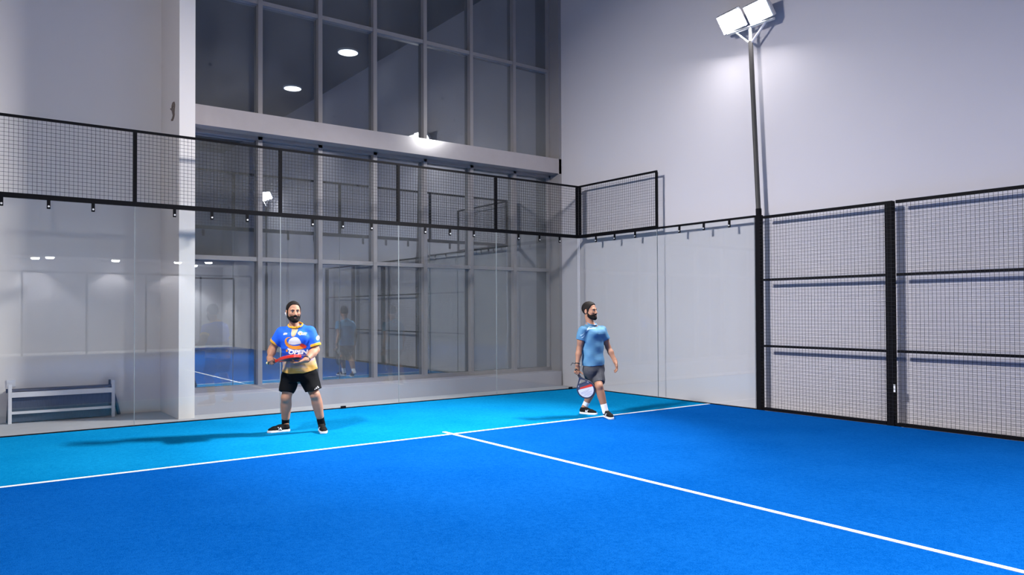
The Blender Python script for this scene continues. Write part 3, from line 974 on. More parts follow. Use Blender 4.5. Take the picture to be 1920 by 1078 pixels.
def draw_on(mesh_objs, polys, name, mat, parent, off=0.0025, dirv=(0, 1, 0), start=-1.0, grid=0.006):
    """lays flat outlines (local x, z) onto the front of a garment, following its surface"""
    import bmesh
    dg = bpy.context.evaluated_depsgraph_get()
    trees = [BVHTree.FromPolygons([v.co for v in o.data.vertices], [p.vertices for p in o.data.polygons]) for o in mesh_objs]
    bm = bmesh.new()
    for poly in polys:
        vs = [bm.verts.new((x, 0, z)) for x, z in poly]
        es = [bm.edges.new((vs[i], vs[(i + 1) % len(vs)])) for i in range(len(vs))]
        bmesh.ops.triangle_fill(bm, use_beauty=True, edges=es)
    for _ in range(3):
        long = [e for e in bm.edges if e.calc_length() > grid * 2]
        if not long:
            break
        bmesh.ops.subdivide_edges(bm, edges=long, cuts=1)
        bmesh.ops.triangulate(bm, faces=bm.faces[:])
    d = Vector(dirv).normalized()
    for v in bm.verts:
        best = None
        for t in trees:
            h = t.ray_cast(Vector(v.co) + d * start, d)
            if h[0] is not None and (best is None or h[3] < best[3]):
                best = h
        if best is not None:
            v.co = best[0] - d * off
    bmesh.ops.recalc_face_normals(bm, faces=bm.faces[:])
    me = bpy.data.meshes.new(name)
    bm.to_mesh(me)
    bm.free()
    me.materials.append(mat)
    for p in me.polygons:
        p.use_smooth = True
    o = bpy.data.objects.new(name, me)
    COL.objects.link(o)
    o.parent = parent
    return o
def text_polys(txt, x, z, h, bold=0.0, shear=0.0, wscale=1.0):
    """letter outlines (outer rings only where no hole) as flat mesh triangles"""
    c = bpy.data.curves.new('lettering', 'FONT')
    c.body = txt; c.size = h * 1.4; c.offset = bold; c.shear = shear; c.align_x = 'CENTER'; c.resolution_u = 3
    o = bpy.data.objects.new('lettering', c)
    COL.objects.link(o)
    dg = bpy.context.evaluated_depsgraph_get()
    dg.update()
    me = bpy.data.meshes.new_from_object(o.evaluated_get(dg))
    vs = [(v.co.x * wscale + x, v.co.y + z) for v in me.vertices]
    tri = []
    for p in me.polygons:
        tri.append([vs[i] for i in p.vertices])
    bpy.data.objects.remove(o)
    bpy.data.curves.remove(c)
    bpy.data.meshes.remove(me)
    return tri
def draw_tris(mesh_objs, tris, name, mat, parent, off=0.003, dirv=(0, 1, 0), start=-1.0):
    trees = [BVHTree.FromPolygons([v.co for v in o.data.vertices], [p.vertices for p in o.data.polygons]) for o in mesh_objs]
    d = Vector(dirv).normalized()
    V, Fc = [], []
    for t in tris:
        i0 = len(V)
        for x, z in t:
            q = Vector((x, 0, z))
            best = None
            for tr in trees:
                h = tr.ray_cast(q + d * start, d)
                if h[0] is not None and (best is None or h[3] < best[3]):
                    best = h
            V.append((best[0] - d * off) if best else q)
        Fc.append(tuple(range(i0, len(V))))
    b = MB(); b.add(V, Fc)
    return b.build(name, mat, parent)
def eyes_and_brows(fig, body, hf, look=0.0):
    for s in (-1, 1):
        F = smooth_blob('eye', [sph(hf.p((s * 0.031, -0.0755, -0.001)), 0.0115 * hf.k)], EYEW, fig.root, 0.002)
        F2 = smooth_blob('iris', [ell(hf.p((s * 0.031 + look * 0.004, -0.0856, -0.001)), (0.0068 * hf.k, 0.0030 * hf.k, 0.0068 * hf.k), hf.R)], IRIS, F, 0.0012)
        smooth_blob('eyebrow', [rc(hf.p((s * 0.013, -0.0905, 0.0170)), hf.p((s * 0.034, -0.0890, 0.0195)), 0.0052, 0.0050),
                                rc(hf.p((s * 0.034, -0.0890, 0.0195)), hf.p((s * 0.050, -0.074, 0.012)), 0.0050, 0.0030)], HAIR, fig.root, 0.0022)
def lips(fig, hf):
    smooth_blob('lips', [rc(hf.p((-0.014, -0.0960, -0.0690)), hf.p((0.014, -0.0960, -0.0690)), 0.0050, 0.0050),
                         rc(hf.p((-0.011, -0.0965, -0.0765)), hf.p((0.011, -0.0965, -0.0765)), 0.0056, 0.0056)], LIP, fig.root, 0.002)
def hair_region(front=0.074, back=-0.055):
    ys = A_([-0.14, -0.075, -0.058, -0.048, -0.030, -0.012, -0.004, 0.030, 0.042, 0.12])
    hs = A_([front, front, front - 0.010, 0.050, 0.020, -0.030, 0.020, 0.020, back, back])
    def fn(X, Y, Z):
        hline = np.interp(Y.ravel(), ys, hs).reshape(Y.shape)
        return hline - Z + 0 * X
    return fn
def beard_region(full=True):
    # ceiling of the beard as a function of y (face is at -y)
    ys = A_([-0.16, -0.094, -0.086, -0.070, -0.045, -0.020, -0.006, -0.004, 0.1])
    top = A_([-0.049, -0.049, -0.052, -0.060, -0.062, -0.040, -0.024, -0.4, -0.4])
    def fn(X, Y, Z):
        t = np.interp(Y.ravel(), ys, top).reshape(Y.shape)
        d = np.maximum(Z - t, -0.135 - Z)
        # the mouth and the patch beside the lower lip stay bare
        mouth = 1.0 - np.sqrt((X / 0.019) ** 2 + ((Z + 0.0725) / 0.0085) ** 2)
        d = np.maximum(d, np.where(Y < -0.06, mouth * 0.012, -1.0))
        return np.maximum(d, -0.004 + Y) + 0 * X
    return fn

# ------------------------------------------------------------------ player in the blue and gold shirt
def racket(name, label, butt, axis, nrm, cols, prints=None, loc=None):
    """butt: world point of the handle end, axis: along the handle to the head, nrm: out of the hitting face"""
    axis, nrm = unit(axis), None if nrm is None else unit(A_(nrm) - unit(axis) * (A_(nrm) @ unit(axis)))
    u = unit(np.cross(axis, nrm))
    t = bpy.data.objects.new(name, None)
    COL.objects.link(t)
    tag(t, label, 'padel racket')
    Mx = Matrix(((u[0], nrm[0], axis[0], butt[0]), (u[1], nrm[1], axis[1], butt[1]), (u[2], nrm[2], axis[2], butt[2]), (0, 0, 0, 1)))
    t.matrix_world = Mx
    HW, T = 0.130, 0.019
    def d_head(X, Z):
        k = np.sqrt((X / HW) ** 2 + ((Z - 0.322) / 0.134) ** 2)
        e = (k - 1) * 0.125
        # shoulders run down into the handle
        tt = np.clip((Z - 0.13) / 0.12, 0, 1)
        sh = np.maximum(np.abs(X) - (0.017 + 0.082 * tt), np.maximum(0.12 - Z, Z - 0.25))
        hh = np.maximum(0.03 - np.abs(e - sh), 0) / 0.03
        return np.minimum(e, sh) - hh * hh * 0.03 * 0.25
    def d_hole(X, Z):
        # rounded triangle in the throat
        q = np.maximum(np.abs(X) - 0.055 * np.clip((Z - 0.158) / 0.05, 0, 1), np.maximum(0.160 - Z, Z - 0.205))
        return q - 0.004
    lo, hi = (-0.145, -0.03, 0.10), (0.145, 0.03, 0.47)
    def rim(X, Y, Z):
        d = np.maximum(d_head(X, Z), -d_hole(X, Z))
        ring = np.abs(d + 0.010) - 0.010
        return np.maximum(ring, np.abs(Y) - T) + 0 * X
    def faces(X, Y, Z):
        d = np.maximum(d_head(X, Z) + 0.017, -(d_hole(X, Z) - 0.012))
        return np.maximum(d, np.abs(Y) - (T - 0.002)) + 0 * X
    F = Field(lo, hi, 0.0035); F.put((rim, A_(lo) + .001, A_(hi) - .001), 0.002); F.build('frame', cols['frame'], t)
    F = Field(lo, hi, 0.0035); F.put((faces, A_(lo) + .001, A_(hi) - .001), 0.002); fo = F.build('hitting_face', cols['face'], t)
    b = MB(); b.box((-0.0165, -0.0135, 0.012), (0.0165, 0.0135, 0.135)); b.build('grip', cols['grip'], t, bevel=0.006)
    smooth_blob('butt_cap', [ell((0, 0, 0.006), (0.020, 0.018, 0.016))], cols['butt'], t, 0.003)
    for k in range(10):
        b = MB(); b.tube((0, 0, 0.02 + 0.011 * k), (0, 0, 0.024 + 0.011 * k), 0.0192, 10); b.build('grip_winding', cols['grip'], t)
    return t, fo

P1 = Figure('person', 'bearded man in a blue shirt with orange trim and black shorts, holding a level racket', (-6.38, -1.86, 0))
def c1(x, y, dy=0.0):
    return P1.at(460 + x / 3.595, 540 + y / 3.595, dy)
heelR, toeR = A_([-0.185, 0.075, 0]), A_([-0.41, -0.055, 0])
heelL, toeL = A_([0.195, 0.12, 0]), A_([0.295, -0.13, 0])
ankR = c1(271, 905, 0.07); ankL = c1(509, 895, 0.07)
kneeR = c1(274, 742, -0.03); kneeL = c1(470, 722, -0.03)
hipR = c1(308, 610, 0.03); hipL = c1(418, 605, 0.05)
shR = c1(240, 300, -0.01); shL = c1(436, 296, 0.05)
elR = c1(184, 408, 0.04); elL = c1(474, 418, 0.03)
wrR = c1(165, 472, -0.10); wrL = c1(408, 484, -0.20)
neck0 = c1(336, 262, 0.03); headc = c1(325, 157, -0.01)
HF1 = HeadFrame(headc, math.radians(28), math.radians(2), 0.0, 1.05)

# racket goes first: the hands are placed on it
buttW = P1.world(c1(146, 507, -0.165)); tipW = P1.world(c1(356, 460, -0.25))
ax1 = unit(tipW - buttW)
upv = A_([0, 0, 1.0]); fwd = P1.world((0, 1, 0)) - P1.world((0, 0, 0))
nr1 = upv * math.cos(math.radians(7)) + fwd * math.sin(math.radians(7))
racket('padel_racket', 'red padel racket held level across the waist of the man in the orange-trimmed shirt', buttW, ax1, nr1,
       dict(frame=plain('red_racket_frame', (0.55, 0.018, 0.010), 0.3, noise=0.25, scale=9, coat=0.4), face=plain('charcoal_racket_face', (0.035, 0.05, 0.06), 0.4, noise=0.2, scale=20),
            grip=plain('tan_and_dark_grip', (0.05, 0.03, 0.028), 0.7, noise=0.3, scale=50), butt=plain('cream_butt_cap', (0.80, 0.66, 0.30), 0.5, noise=0.04)))
axl = P1.RL @ ax1
B = Field((-0.50, -0.46, 0.0), (0.44, 0.32, 1.74), 0.0045)
# legs
def leg(F, hip, knee, ank, rk, rcalf, ra, rt):
    F.put(rc(hip, knee, rt, rk), 0.03)
    dk = ank - knee
    side = A_([0, 0.022, 0])
    F.put(rc(knee, ank, rk * 0.92, ra), 0.03)
    F.put(rc(knee + dk * 0.14 + side, knee + dk * 0.46 + side, rcalf * 0.80, rcalf * 0.72), 0.04)
    F.put(rc(knee + dk * 0.30 + side * 0.6, knee + dk * 0.75 + side * 0.2, rcalf * 0.78, ra * 1.02), 0.04)
    F.put(sph(knee + A_([0, -0.018, 0.0]), rk * 0.80), 0.02)
leg(B, hipR, kneeR, ankR, 0.058, 0.070, 0.041, 0.092)
leg(B, hipL, kneeL, ankL, 0.058, 0.070, 0.041, 0.092)
def foot(F, ank, heel, toe):
    h = A_(heel, float) + [0, 0, TZ + 0.04]; tt = A_(toe, float) + [0, 0, TZ + 0.035]
    dd = unit(tt - h)
    F.put(rc(ank, h + dd * 0.05 + [0, 0, 0.03], 0.038, 0.034), 0.02)
    F.put(rc(h + dd * 0.05, h + dd * 0.2, 0.026, 0.026), 0.02)
foot(B, ankR, heelR, toeR); foot(B, ankL, heelL, toeL)
# trunk
pel = (hipR + hipL) / 2 + [0, 0, 0.05]
chest = (shR + shL) / 2 - [0, 0, 0.12]
B.put(ell(pel, (0.14, 0.09, 0.12)), 0.03)
B.put(rc(pel, chest, 0.095, 0.10), 0.03)
B.put(rc(shR + [0.06, 0.04, 0], shL - [0.06, 0.0, 0], 0.05, 0.05), 0.04)
B.put(rc(neck0 - [0, 0, 0.06], HF1.p((0, 0.022, -0.075)), 0.063, 0.056), 0.03)
# arms
def arm(F, sh, el, wr, r1, r2, r3, r4):
    F.put(rc(sh, el, r1, r2), 0.03)
    m = sh + (el - sh) * 0.5
    F.put(ell(m, (r1 * 0.95, r1 * 0.95, 0.085)), 0.03)
    F.put(rc(el, el + (wr - el) * 0.35, r2, r3), 0.025)
    F.put(rc(el + (wr - el) * 0.35, wr, r3, r4), 0.03)
B.put(ell(neck0 + [0, 0.01, -0.022], (0.105, 0.078, 0.045)), 0.03)
arm(B, shR, elR, wrR, 0.058, 0.046, 0.049, 0.030)
arm(B, shL, elL, wrL, 0.058, 0.047, 0.050, 0.031)
for pr, k, op in head_prims():
    B.put(HF1.prim(pr), k * HF1.k, op)
# right hand closed on the handle, left hand open under the racket head
gripc = P1.RL @ (buttW + ax1 * 0.062 - P1.loc)
dR = unit(gripc - wrR + A_([0.0, -0.012, 0.014]))
hR_n = unit(np.cross(axl, dR)); hR_n = hR_n if hR_n[1] > 0 else -hR_n
hand(B, gripc - dR * 0.078 - hR_n * 0.030, dR, hR_n, axl, [(1.25, 1.35, 0.9)] * 4, [(0.75, 0.35, 0.8, 0.040), (0.5, 0.5, 0.9, 0.032), (0.2, 0.6, 0.7, 0.026)], 1.04)
B.put(rc(wrR, gripc - dR * 0.075 - hR_n * 0.03, 0.030, 0.028), 0.02)
dL = unit(c1(330, 513, -0.27) - wrL)
nL = unit(A_([0.10, 0.35, 1.0]))
hand(B, wrL, dL, nL, A_([0, 1.0, 0.2]), [(0.55, 0.5, 0.3), (0.28, 0.32, 0.2), (0.16, 0.22, 0.15), (0.02, 0.14, 0.1)], [(0.85, 0.5, 0.6, 0.042), (0.45, 0.8, 0.7, 0.032), (0.1, 1.0, 0.4, 0.026)], 1.05)
body1 = B.build('body', SKIN1, P1.root)
del B

# shirt
S = Field((-0.44, -0.26, 0.68), (0.30, 0.30, 1.48), 0.0055)
zt = lambda y: (981 - y) / 533
xc = lambda x: (x - 388) / 533
S.put(loft([(0.768, -0.045, 0.03, 0.222, 0.155), (0.86, -0.052, 0.03, 0.214, 0.150), (0.98, -0.066, 0.03, 0.200, 0.140), (1.10, -0.082, 0.028, 0.201, 0.142),
            (1.18, -0.088, 0.026, 0.208, 0.144), (1.25, -0.092, 0.028, 0.212, 0.130), (1.31, -0.092, 0.034, 0.190, 0.105), (1.35, -0.092, 0.036, 0.140, 0.085), (1.385, -0.090, 0.036, 0.085, 0.074)],
           math.radians(12)), 0.01)
for s_ in (-1, 1):
    S.put(ell((-0.092 + s_ * 0.085, -0.075, 1.215), (0.085, 0.05, 0.07)), 0.05)
slR = shR + (elR - shR) * 0.62; slL = shL + (elL - shL) * 0.80
S.put(cutcap(shR + [0.012, 0, 0.0], slR, 0.076, 0.074), 0.035)
S.put(cutcap(shL - [0.002, 0, 0.0], slL + [0.004, 0, 0], 0.078, 0.080), 0.035)
# cloth folds: shallow diagonal waves, stronger at the waist
def folds(X, Y, Z):
    return (0.0035 * np.sin(38 * Z + 21 * X + 9 * Y) + 0.003 * np.sin(27 * Z - 33 * X + 14 * Y + 1.3)) * np.clip((1.3 - Z) * 2.2, 0.15, 1)
S.a += folds(S.ax[0][:, None, None], S.ax[1][None, :, None], S.ax[2][None, None, :]).astype(np.float32)
S.clip(lambda X, Y, Z: (0.763 + 0.045 * ((X + 0.045) / 0.22) ** 2 + 0.012 * (X + 0.045) / 0.22 - Z) + 0 * Y)
ncut = rc(neck0 + A_([0.004, -0.026, 0.085]), neck0 + A_([0.004, 0.02, 0.16]), 0.088, 0.092)
S.put(ncut, 0.006, 'cut')
shirt1 = S.build('shirt', SHIRT1, P1.root)
del S
for nm, a_, b_, r_ in (('sleeve_cuff', shR, slR, 0.0765), ('sleeve_cuff', shL + [0.004, 0, 0], slL + [0.004, 0, 0], 0.0825)):
    d_ = unit(b_ - a_)
    smooth_blob(nm, [band(b_ - d_ * 0.030, b_ + d_ * 0.002, r_, r_, 0)], GOLD, P1.root, 0.004)['label'] = 'golden sleeve cuff'
# collar ring laid round the neck
cpr = []
for k in range(18):
    q = []
    for kk in (k, k + 1):
        a_ = 2 * PI * kk / 18
        q.append(A_([neck0[0] + 0.004 + 0.086 * math.cos(a_), neck0[1] - 0.004 + 0.078 * math.sin(a_), neck0[2] + 0.024 + 0.032 * math.sin(a_)]))
    cpr.append(rc(q[0], q[1], 0.0115, 0.0115))
smooth_blob('collar', cpr, GOLD, P1.root, 0.004, 0.006)['label'] = 'golden round collar'
# prints on the shirt, given as outlines in a front view measured in the photograph
def q1(pts, ox=515, oy=600, sc=11.98):
    out = []
    for x, y in pts:
        p = P1.at(ox + x / sc, oy + y / sc, -0.12)
        out.append((p[0], p[2]))
    return out
gar = [shirt1]
draw_on(gar, [q1([(350, 165), (400, 178), (490, 165), (478, 270), (460, 340), (415, 380), (375, 372), (355, 300)])], 'placket_print', PLACKET, shirt1)['label'] = 'gold streak under the collar'
arc_o = [(345, 385), (290, 388), (245, 415), (220, 465), (225, 525), (255, 580), (310, 625), (390, 655), (480, 665), (570, 660), (640, 640)]
arc_i = [(600, 560), (545, 572), (470, 585), (400, 582), (340, 562), (290, 520), (268, 475), (272, 435), (300, 405), (350, 393)]
draw_on(gar, [q1(arc_o + arc_i)], 'swoosh_print', ORANGE, shirt1)['label'] = 'orange curved swoosh'
draw_on(gar, [q1([(598, 528), (640, 545), (690, 595), (665, 640), (640, 641), (590, 615), (548, 575), (560, 550)])], 'swoosh_tip_print', REDP, shirt1, off=0.0032)['label'] = 'red end of the swoosh'
draw_on(gar, [q1([(300, 505), (330, 440), (380, 398), (445, 380), (505, 392), (550, 430), (580, 485), (585, 530), (520, 545), (440, 558), (370, 555), (310, 535)])], 'dome_print', WHITECLOTH, shirt1)['label'] = 'white half-ball emblem'
draw_on(gar, [q1([(275, 632), (320, 640), (390, 668), (460, 685), (400, 692), (320, 690), (285, 672)])], 'dash_print', WHITECLOTH, shirt1)['label'] = 'white dash under the swoosh'
draw_on(gar, [q1([(250, 655), (280, 672), (285, 705), (260, 725), (236, 700)])], 'dash_end_print', ORANGE, shirt1)['label'] = 'orange end of the dash'
pc = P1.at(515 + 500 / 11.98, 600 + 768 / 11.98, -0.12)
draw_tris(gar, text_polys('OPEN', pc[0], pc[2] + 0.002, 0.050, 0.0035, 0.15, 1.25), 'lettering', WHITECLOTH, shirt1)['label'] = 'white OPEN lettering'
draw_on(gar, [q1([(183, 318), (200, 290), (238, 285), (275, 295), (268, 325), (225, 330), (195, 340)])], 'chest_mark', WHITECLOTH, shirt1)['label'] = 'small white chest mark'
draw_on(gar, [q1([(497, 290), (535, 250), (585, 262), (610, 290), (665, 285), (705, 300), (660, 305), (610, 303), (590, 318), (680, 325), (692, 340), (600, 335), (555, 345), (515, 320)])], 'chest_crest', WHITECLOTH, shirt1)['label'] = 'white crest on the chest'
draw_on(gar, [q1([(545, 300), (570, 285), (585, 300), (575, 325), (552, 325)])], 'crest_centre', ORANGE, shirt1, off=0.0035)
draw_on(gar, [q1([(918 + 34 * math.cos(a), 405 + 56 * math.sin(a)) for a in [2 * PI * k / 20 for k in range(20)]])], 'sleeve_badge', WHITECLOTH, shirt1)['label'] = 'round white sleeve badge'
# shorts
H = Field((-0.34, -0.30, 0.40), (0.32, 0.30, 0.92), 0.0055)
hemR = c1(277, 702, -0.02); hemL = c1(462, 690, -0.02)
H.put(loft([(0.66, -0.045, 0.03, 0.20, 0.145), (0.76, -0.045, 0.03, 0.212, 0.148), (0.86, -0.048, 0.035, 0.180, 0.118)], math.radians(10)), 0.01)
H.put(cutcap(hipR + [-0.012, 0, 0], hemR, 0.120, 0.094), 0.02)
H.put(cutcap(hipL + [0.012, 0, 0], hemL, 0.124, 0.104, A_([0.25, 0, -1.0])), 0.02)
H.a += (0.004 * np.sin(30 * H.ax[0][:, None, None] + 24 * H.ax[2][None, None, :] + 12 * H.ax[1][None, :, None])).astype(np.float32)
shorts1 = H.build('shorts', BLACKCLOTH, P1.root)
del H
HEMGREY = plain('grey_print_on_black', (0.30, 0.30, 0.32), 0.7)
c1b = lambda x, y: P1.at(500 + x / 7.7, 690 + y / 7.7, -0.1)
tri = []
for (pa, pb, pc_, pd) in (((708, 304), (720, 293), (728, 304), (712, 312)), ((724, 286), (733, 275), (746, 296), (735, 302)), ((737, 268), (744, 260), (766, 288), (754, 293))):
    tri.append([(c1b(*p)[0], c1b(*p)[2]) for p in (pa, pb, pc_, pd)])
for k_, tr_ in enumerate(tri):
    tr_ = [(0.105 + (x - 0.105 - 0.012) * 1.0, z) for x, z in tr_]
    draw_on([shorts1], [tr_], 'hem_mark', HEMGREY, shorts1)
# socks and shoes
def sock(fig, ank, top_r, bot_r, mat, height, knee):
    d_ = unit(knee - ank)
    a_ = ank - d_ * 0.072
    smooth_blob('sock', [band(a_, ank + d_ * height, bot_r, top_r, 0)], mat, fig.root, 0.004)
sock(P1, ankR, 0.049, 0.046, BLACKCLOTH, 0.055, kneeR); sock(P1, ankL, 0.049, 0.046, BLACKCLOTH, 0.045, kneeL)
s1, PA = shoe(P1, heelR, toeR, 'shoe', WHITECLOTH, 1, ankR)
s2, PB = shoe(P1, heelL, toeL, 'shoe', WHITECLOTH, -1, ankL)
def side_mark(shoe_o, P, sgn, letters=None):
    """a white letter-like mark on the outer side of the shoe"""
    cpts = [(0.115, 0.035), (0.128, 0.066), (0.136, 0.066), (0.146, 0.046), (0.156, 0.070), (0.168, 0.070), (0.156, 0.034), (0.146, 0.034), (0.137, 0.050), (0.127, 0.034)]
    t_ = BVHTree.FromPolygons([v.co for v in shoe_o.data.vertices], [p.vertices for p in shoe_o.data.polygons])
    sdir = unit(P(0, 1, 0) - P(0, 0, 0)) * sgn
    V = []
    for a_, c_ in cpts:
        st = Vector(P(a_, 0.2 * sgn, c_))
        h = t_.ray_cast(st, Vector(-sdir))
        V.append((h[0] + Vector(sdir) * 0.003) if h[0] is not None else Vector(P(a_, 0.045 * sgn, c_)))
    b = MB()
    b.add(V, [(0, 1, 2, 3, 8, 9), (3, 4, 5, 6, 7, 8)])
    o = b.build('side_mark', WHITECLOTH, shoe_o)
    o['label'] = 'white letter mark on the side'
side_mark(s1, PA, 1); side_mark(s2, PB, -1)
hair1 = hair_mesh('hair', hair_region(0.090), 0.008, HAIR, P1.root, HF1)
hair_mesh('beard', beard_region(), 0.0085, HAIR, P1.root, HF1)
eyes_and_brows(P1, body1, HF1, 0.6); lips(P1, HF1)
smooth_blob('earbud', [ell(HF1.p((-0.094, 0.002, -0.022)), (0.009, 0.009, 0.010)), rc(HF1.p((-0.094, -0.002, -0.022)), HF1.p((-0.092, -0.014, -0.045)), 0.005, 0.004)], WHITECLOTH, P1.root, 0.0022)['label'] = 'white earbud'
dw = unit(elL - wrL)
smooth_blob('wristwatch', [band(wrL + dw * 0.012, wrL + dw * 0.036, 0.044, 0.046, 0)], DARKSTRAP, P1.root, 0.003)['label'] = 'black wristwatch'

# ------------------------------------------------------------------ player in light blue
P2 = Figure('person', 'bearded man in a light blue t-shirt and grey shorts walking with a lowered racket', (-2.44, -3.05, 0))
def c2(x, y, dy=0.0):
    return P2.at(1040 + x / 4.146, 550 + y / 4.146, dy)
heelR, toeR = A_([-0.212, 0.27, 0]), A_([-0.01, 0.12, 0])
heelL, toeL = A_([0.112, -0.09, 0]), A_([0.165, -0.34, 0])
ankR = c2(240, 866, 0.25); ankL = c2(388, 893, -0.14)
kneeR = c2(300, 738, 0.12); kneeL = c2(344, 722, -0.14)
hipR = c2(276, 600, -0.03); hipL = c2(332, 600, 0.05)
shR = c2(212, 288, -0.10); shL = c2(370, 284, 0.10)
elR = c2(192, 430, -0.05); elL = c2(416, 420, 0.13)
wrR = c2(176, 552, -0.10); wrL = c2(470, 528, 0.06)
neck0 = c2(284, 238, 0.02); headc = c2(272, 133, 0.0)
HF2 = HeadFrame(headc, math.radians(52), math.radians(0), 0.0, 1.04)
B = Field((-0.36, -0.48, 0.0), (0.44, 0.46, 1.76), 0.0045)
leg(B, hipR, kneeR, ankR, 0.054, 0.058, 0.036, 0.085)
leg(B, hipL, kneeL, ankL, 0.054, 0.058, 0.036, 0.085)
foot(B, ankR, heelR, toeR); foot(B, ankL, heelL, toeL)
pel = (hipR + hipL) / 2 + [0, 0, 0.05]
chest = (shR + shL) / 2 - [0, 0, 0.12]
B.put(ell(pel, (0.095, 0.08, 0.11)), 0.03)
B.put(rc(pel, chest, 0.075, 0.08), 0.03)
B.put(rc(shR + (shL - shR) * 0.12, shL - (shL - shR) * 0.12, 0.05, 0.05), 0.04)
B.put(rc(neck0 - [0, 0, 0.06], HF2.p((0, 0.022, -0.075)), 0.058, 0.052), 0.03)
B.put(ell(neck0 + [0, 0.01, -0.030], (0.095, 0.075, 0.042)), 0.03)
arm(B, shR, elR, wrR, 0.050, 0.039, 0.041, 0.027)
arm(B, shL, elL, wrL, 0.050, 0.037, 0.039, 0.027)
for pr, k, op in head_prims():
    B.put(HF2.prim(pr), k * HF2.k, op)
# racket hanging from the right hand
b0, b1 = c2(163, 588, -0.135), c2(262, 782, -0.13)
ax2 = unit(b1 - b0)
butt2 = b0 + ax2 * 0.004
nr2 = A_([-0.34, -0.94, 0.10])
axw = P2.RL.T @ ax2
r2o, face2 = racket('padel_racket', 'white-faced padel racket with a red band, carried low by the man in light blue', P2.world(butt2), axw, P2.RL.T @ nr2,
       dict(frame=plain('navy_racket_frame', (0.022, 0.026, 0.05), 0.35, noise=0.3, scale=9, coat=0.4), face=plain('white_racket_face', (0.60, 0.60, 0.66), 0.4, noise=0.05, scale=20),
            grip=plain('dark_grip', (0.03, 0.025, 0.03), 0.7, noise=0.3, scale=50), butt=DARKSTRAP))
for sg in (-1, 1):
    yy = sg * 0.0178
    def patch(nm, pts, mat, e=0.0):
        b = MB(); b.prism(pts, min(yy, yy + sg * (0.0008 + e)), max(yy, yy + sg * (0.0008 + e)), axis=1); o = b.build(nm, mat, r2o); return o
    patch('throat_print', [(-0.050, 0.222), (0.050, 0.222), (0.106, 0.262), (0.108, 0.282), (-0.108, 0.282), (-0.106, 0.262)], plain('dark_slate_print', (0.05, 0.055, 0.085), 0.4))
    patch('red_band', [(-0.110, 0.280), (0.06, 0.262), (0.075, 0.284), (-0.112, 0.318)], REDP, 0.0004)['label'] = 'red band across the face'
    for k, (x0, x1, z) in enumerate(((-0.05, 0.09, 0.335), (-0.03, 0.09, 0.352), (-0.07, 0.05, 0.372), (-0.04, 0.07, 0.390), (-0.05, 0.02, 0.408))):
        patch('fine_print', [(x0, z), (x1, z), (x1, z + 0.0035), (x0, z + 0.0035)], plain('grey_print', (0.22, 0.23, 0.28), 0.5), 0.0002)
gripc = butt2 + ax2 * 0.050
dR = unit(A_([0.05, 0.02, -1.0]) - ax2 * (A_([0.05, 0.02, -1.0]) @ ax2) * 0.80)
dR = unit(gripc - wrR)
dR = unit(dR - ax2 * (dR @ ax2) * 0.55)
hR_n = unit(np.cross(dR, ax2)); hR_n = hR_n if hR_n[0] > 0 else -hR_n
hand(B, gripc - dR * 0.074 - hR_n * 0.029, dR, hR_n, ax2, [(1.2, 1.35, 0.9)] * 4, [(0.7, 0.5, 0.7, 0.040), (0.5, 0.5, 0.9, 0.032), (0.2, 0.6, 0.7, 0.026)], 0.98)
B.put(rc(wrR, gripc - dR * 0.07 - hR_n * 0.029, 0.028, 0.028), 0.02)
dL = unit(c2(492, 600, 0.01) - wrL)
hand(B, wrL, dL, A_([-0.75, -0.2, -0.3]), A_([0.2, -1.0, 0.0]), [(0.25, 0.35, 0.25), (0.3, 0.45, 0.3), (0.35, 0.5, 0.35), (0.4, 0.5, 0.35)], [(0.55, 0.8, 0.3, 0.040), (0.2, 1.0, 0.3, 0.030), (0.0, 1.0, 0.3, 0.024)], 1.0)
body2 = B.build('body', SKIN2, P2.root)
del B
yw = math.radians(36)
S = Field((-0.34, -0.28, 0.66), (0.26, 0.32, 1.48), 0.0055)
xk = lambda x: (x - 323) / 538
zk = lambda y: (964 - y) / 538
S.put(loft([(zk(562), xk(303), 0.02, 0.172, 0.132), (zk(500), xk(300), 0.02, 0.170, 0.128), (zk(430), xk(298), 0.02, 0.170, 0.124), (zk(360), xk(298), 0.015, 0.182, 0.128), (zk(315), xk(298), 0.012, 0.192, 0.128),
            (zk(280), xk(296), 0.012, 0.185, 0.110), (zk(260), xk(292), 0.015, 0.145, 0.088), (zk(244), xk(288), 0.02, 0.095, 0.074), (zk(226), xk(286), 0.02, 0.060, 0.060)], yw), 0.01)
for s_ in (-1, 1):
    q = A_([xk(305) + s_ * 0.075 * math.cos(yw), 0.012 + s_ * 0.075 * math.sin(yw), zk(305)]) + A_([math.sin(yw), -math.cos(yw), 0]) * 0.075
    S.put(ell(q, (0.070, 0.052, 0.055)), 0.05)
slR = shR + (elR - shR) * 0.50; slL = shL + (elL - shL) * 0.52
S.put(cutcap(shR + A_([0.01, 0.008, 0]), slR, 0.069, 0.070), 0.035)
S.put(cutcap(shL - A_([0.01, 0.008, 0]), slL, 0.069, 0.070), 0.035)
def folds2(X, Y, Z):
    return (0.003 * np.sin(34 * Z + 24 * X - 12 * Y) + 0.0025 * np.sin(30 * Z - 28 * X + 14 * Y + 1.3))
S.a += folds2(S.ax[0][:, None, None], S.ax[1][None, :, None], S.ax[2][None, None, :]).astype(np.float32)
S.put(rc(neck0 + A_([0.018, -0.022, 0.066]), neck0 + A_([0.0, 0.02, 0.15]), 0.074, 0.080), 0.006, 'cut')
shirt2 = S.build('shirt', SHIRT2, P2.root)
del S
cpr = []
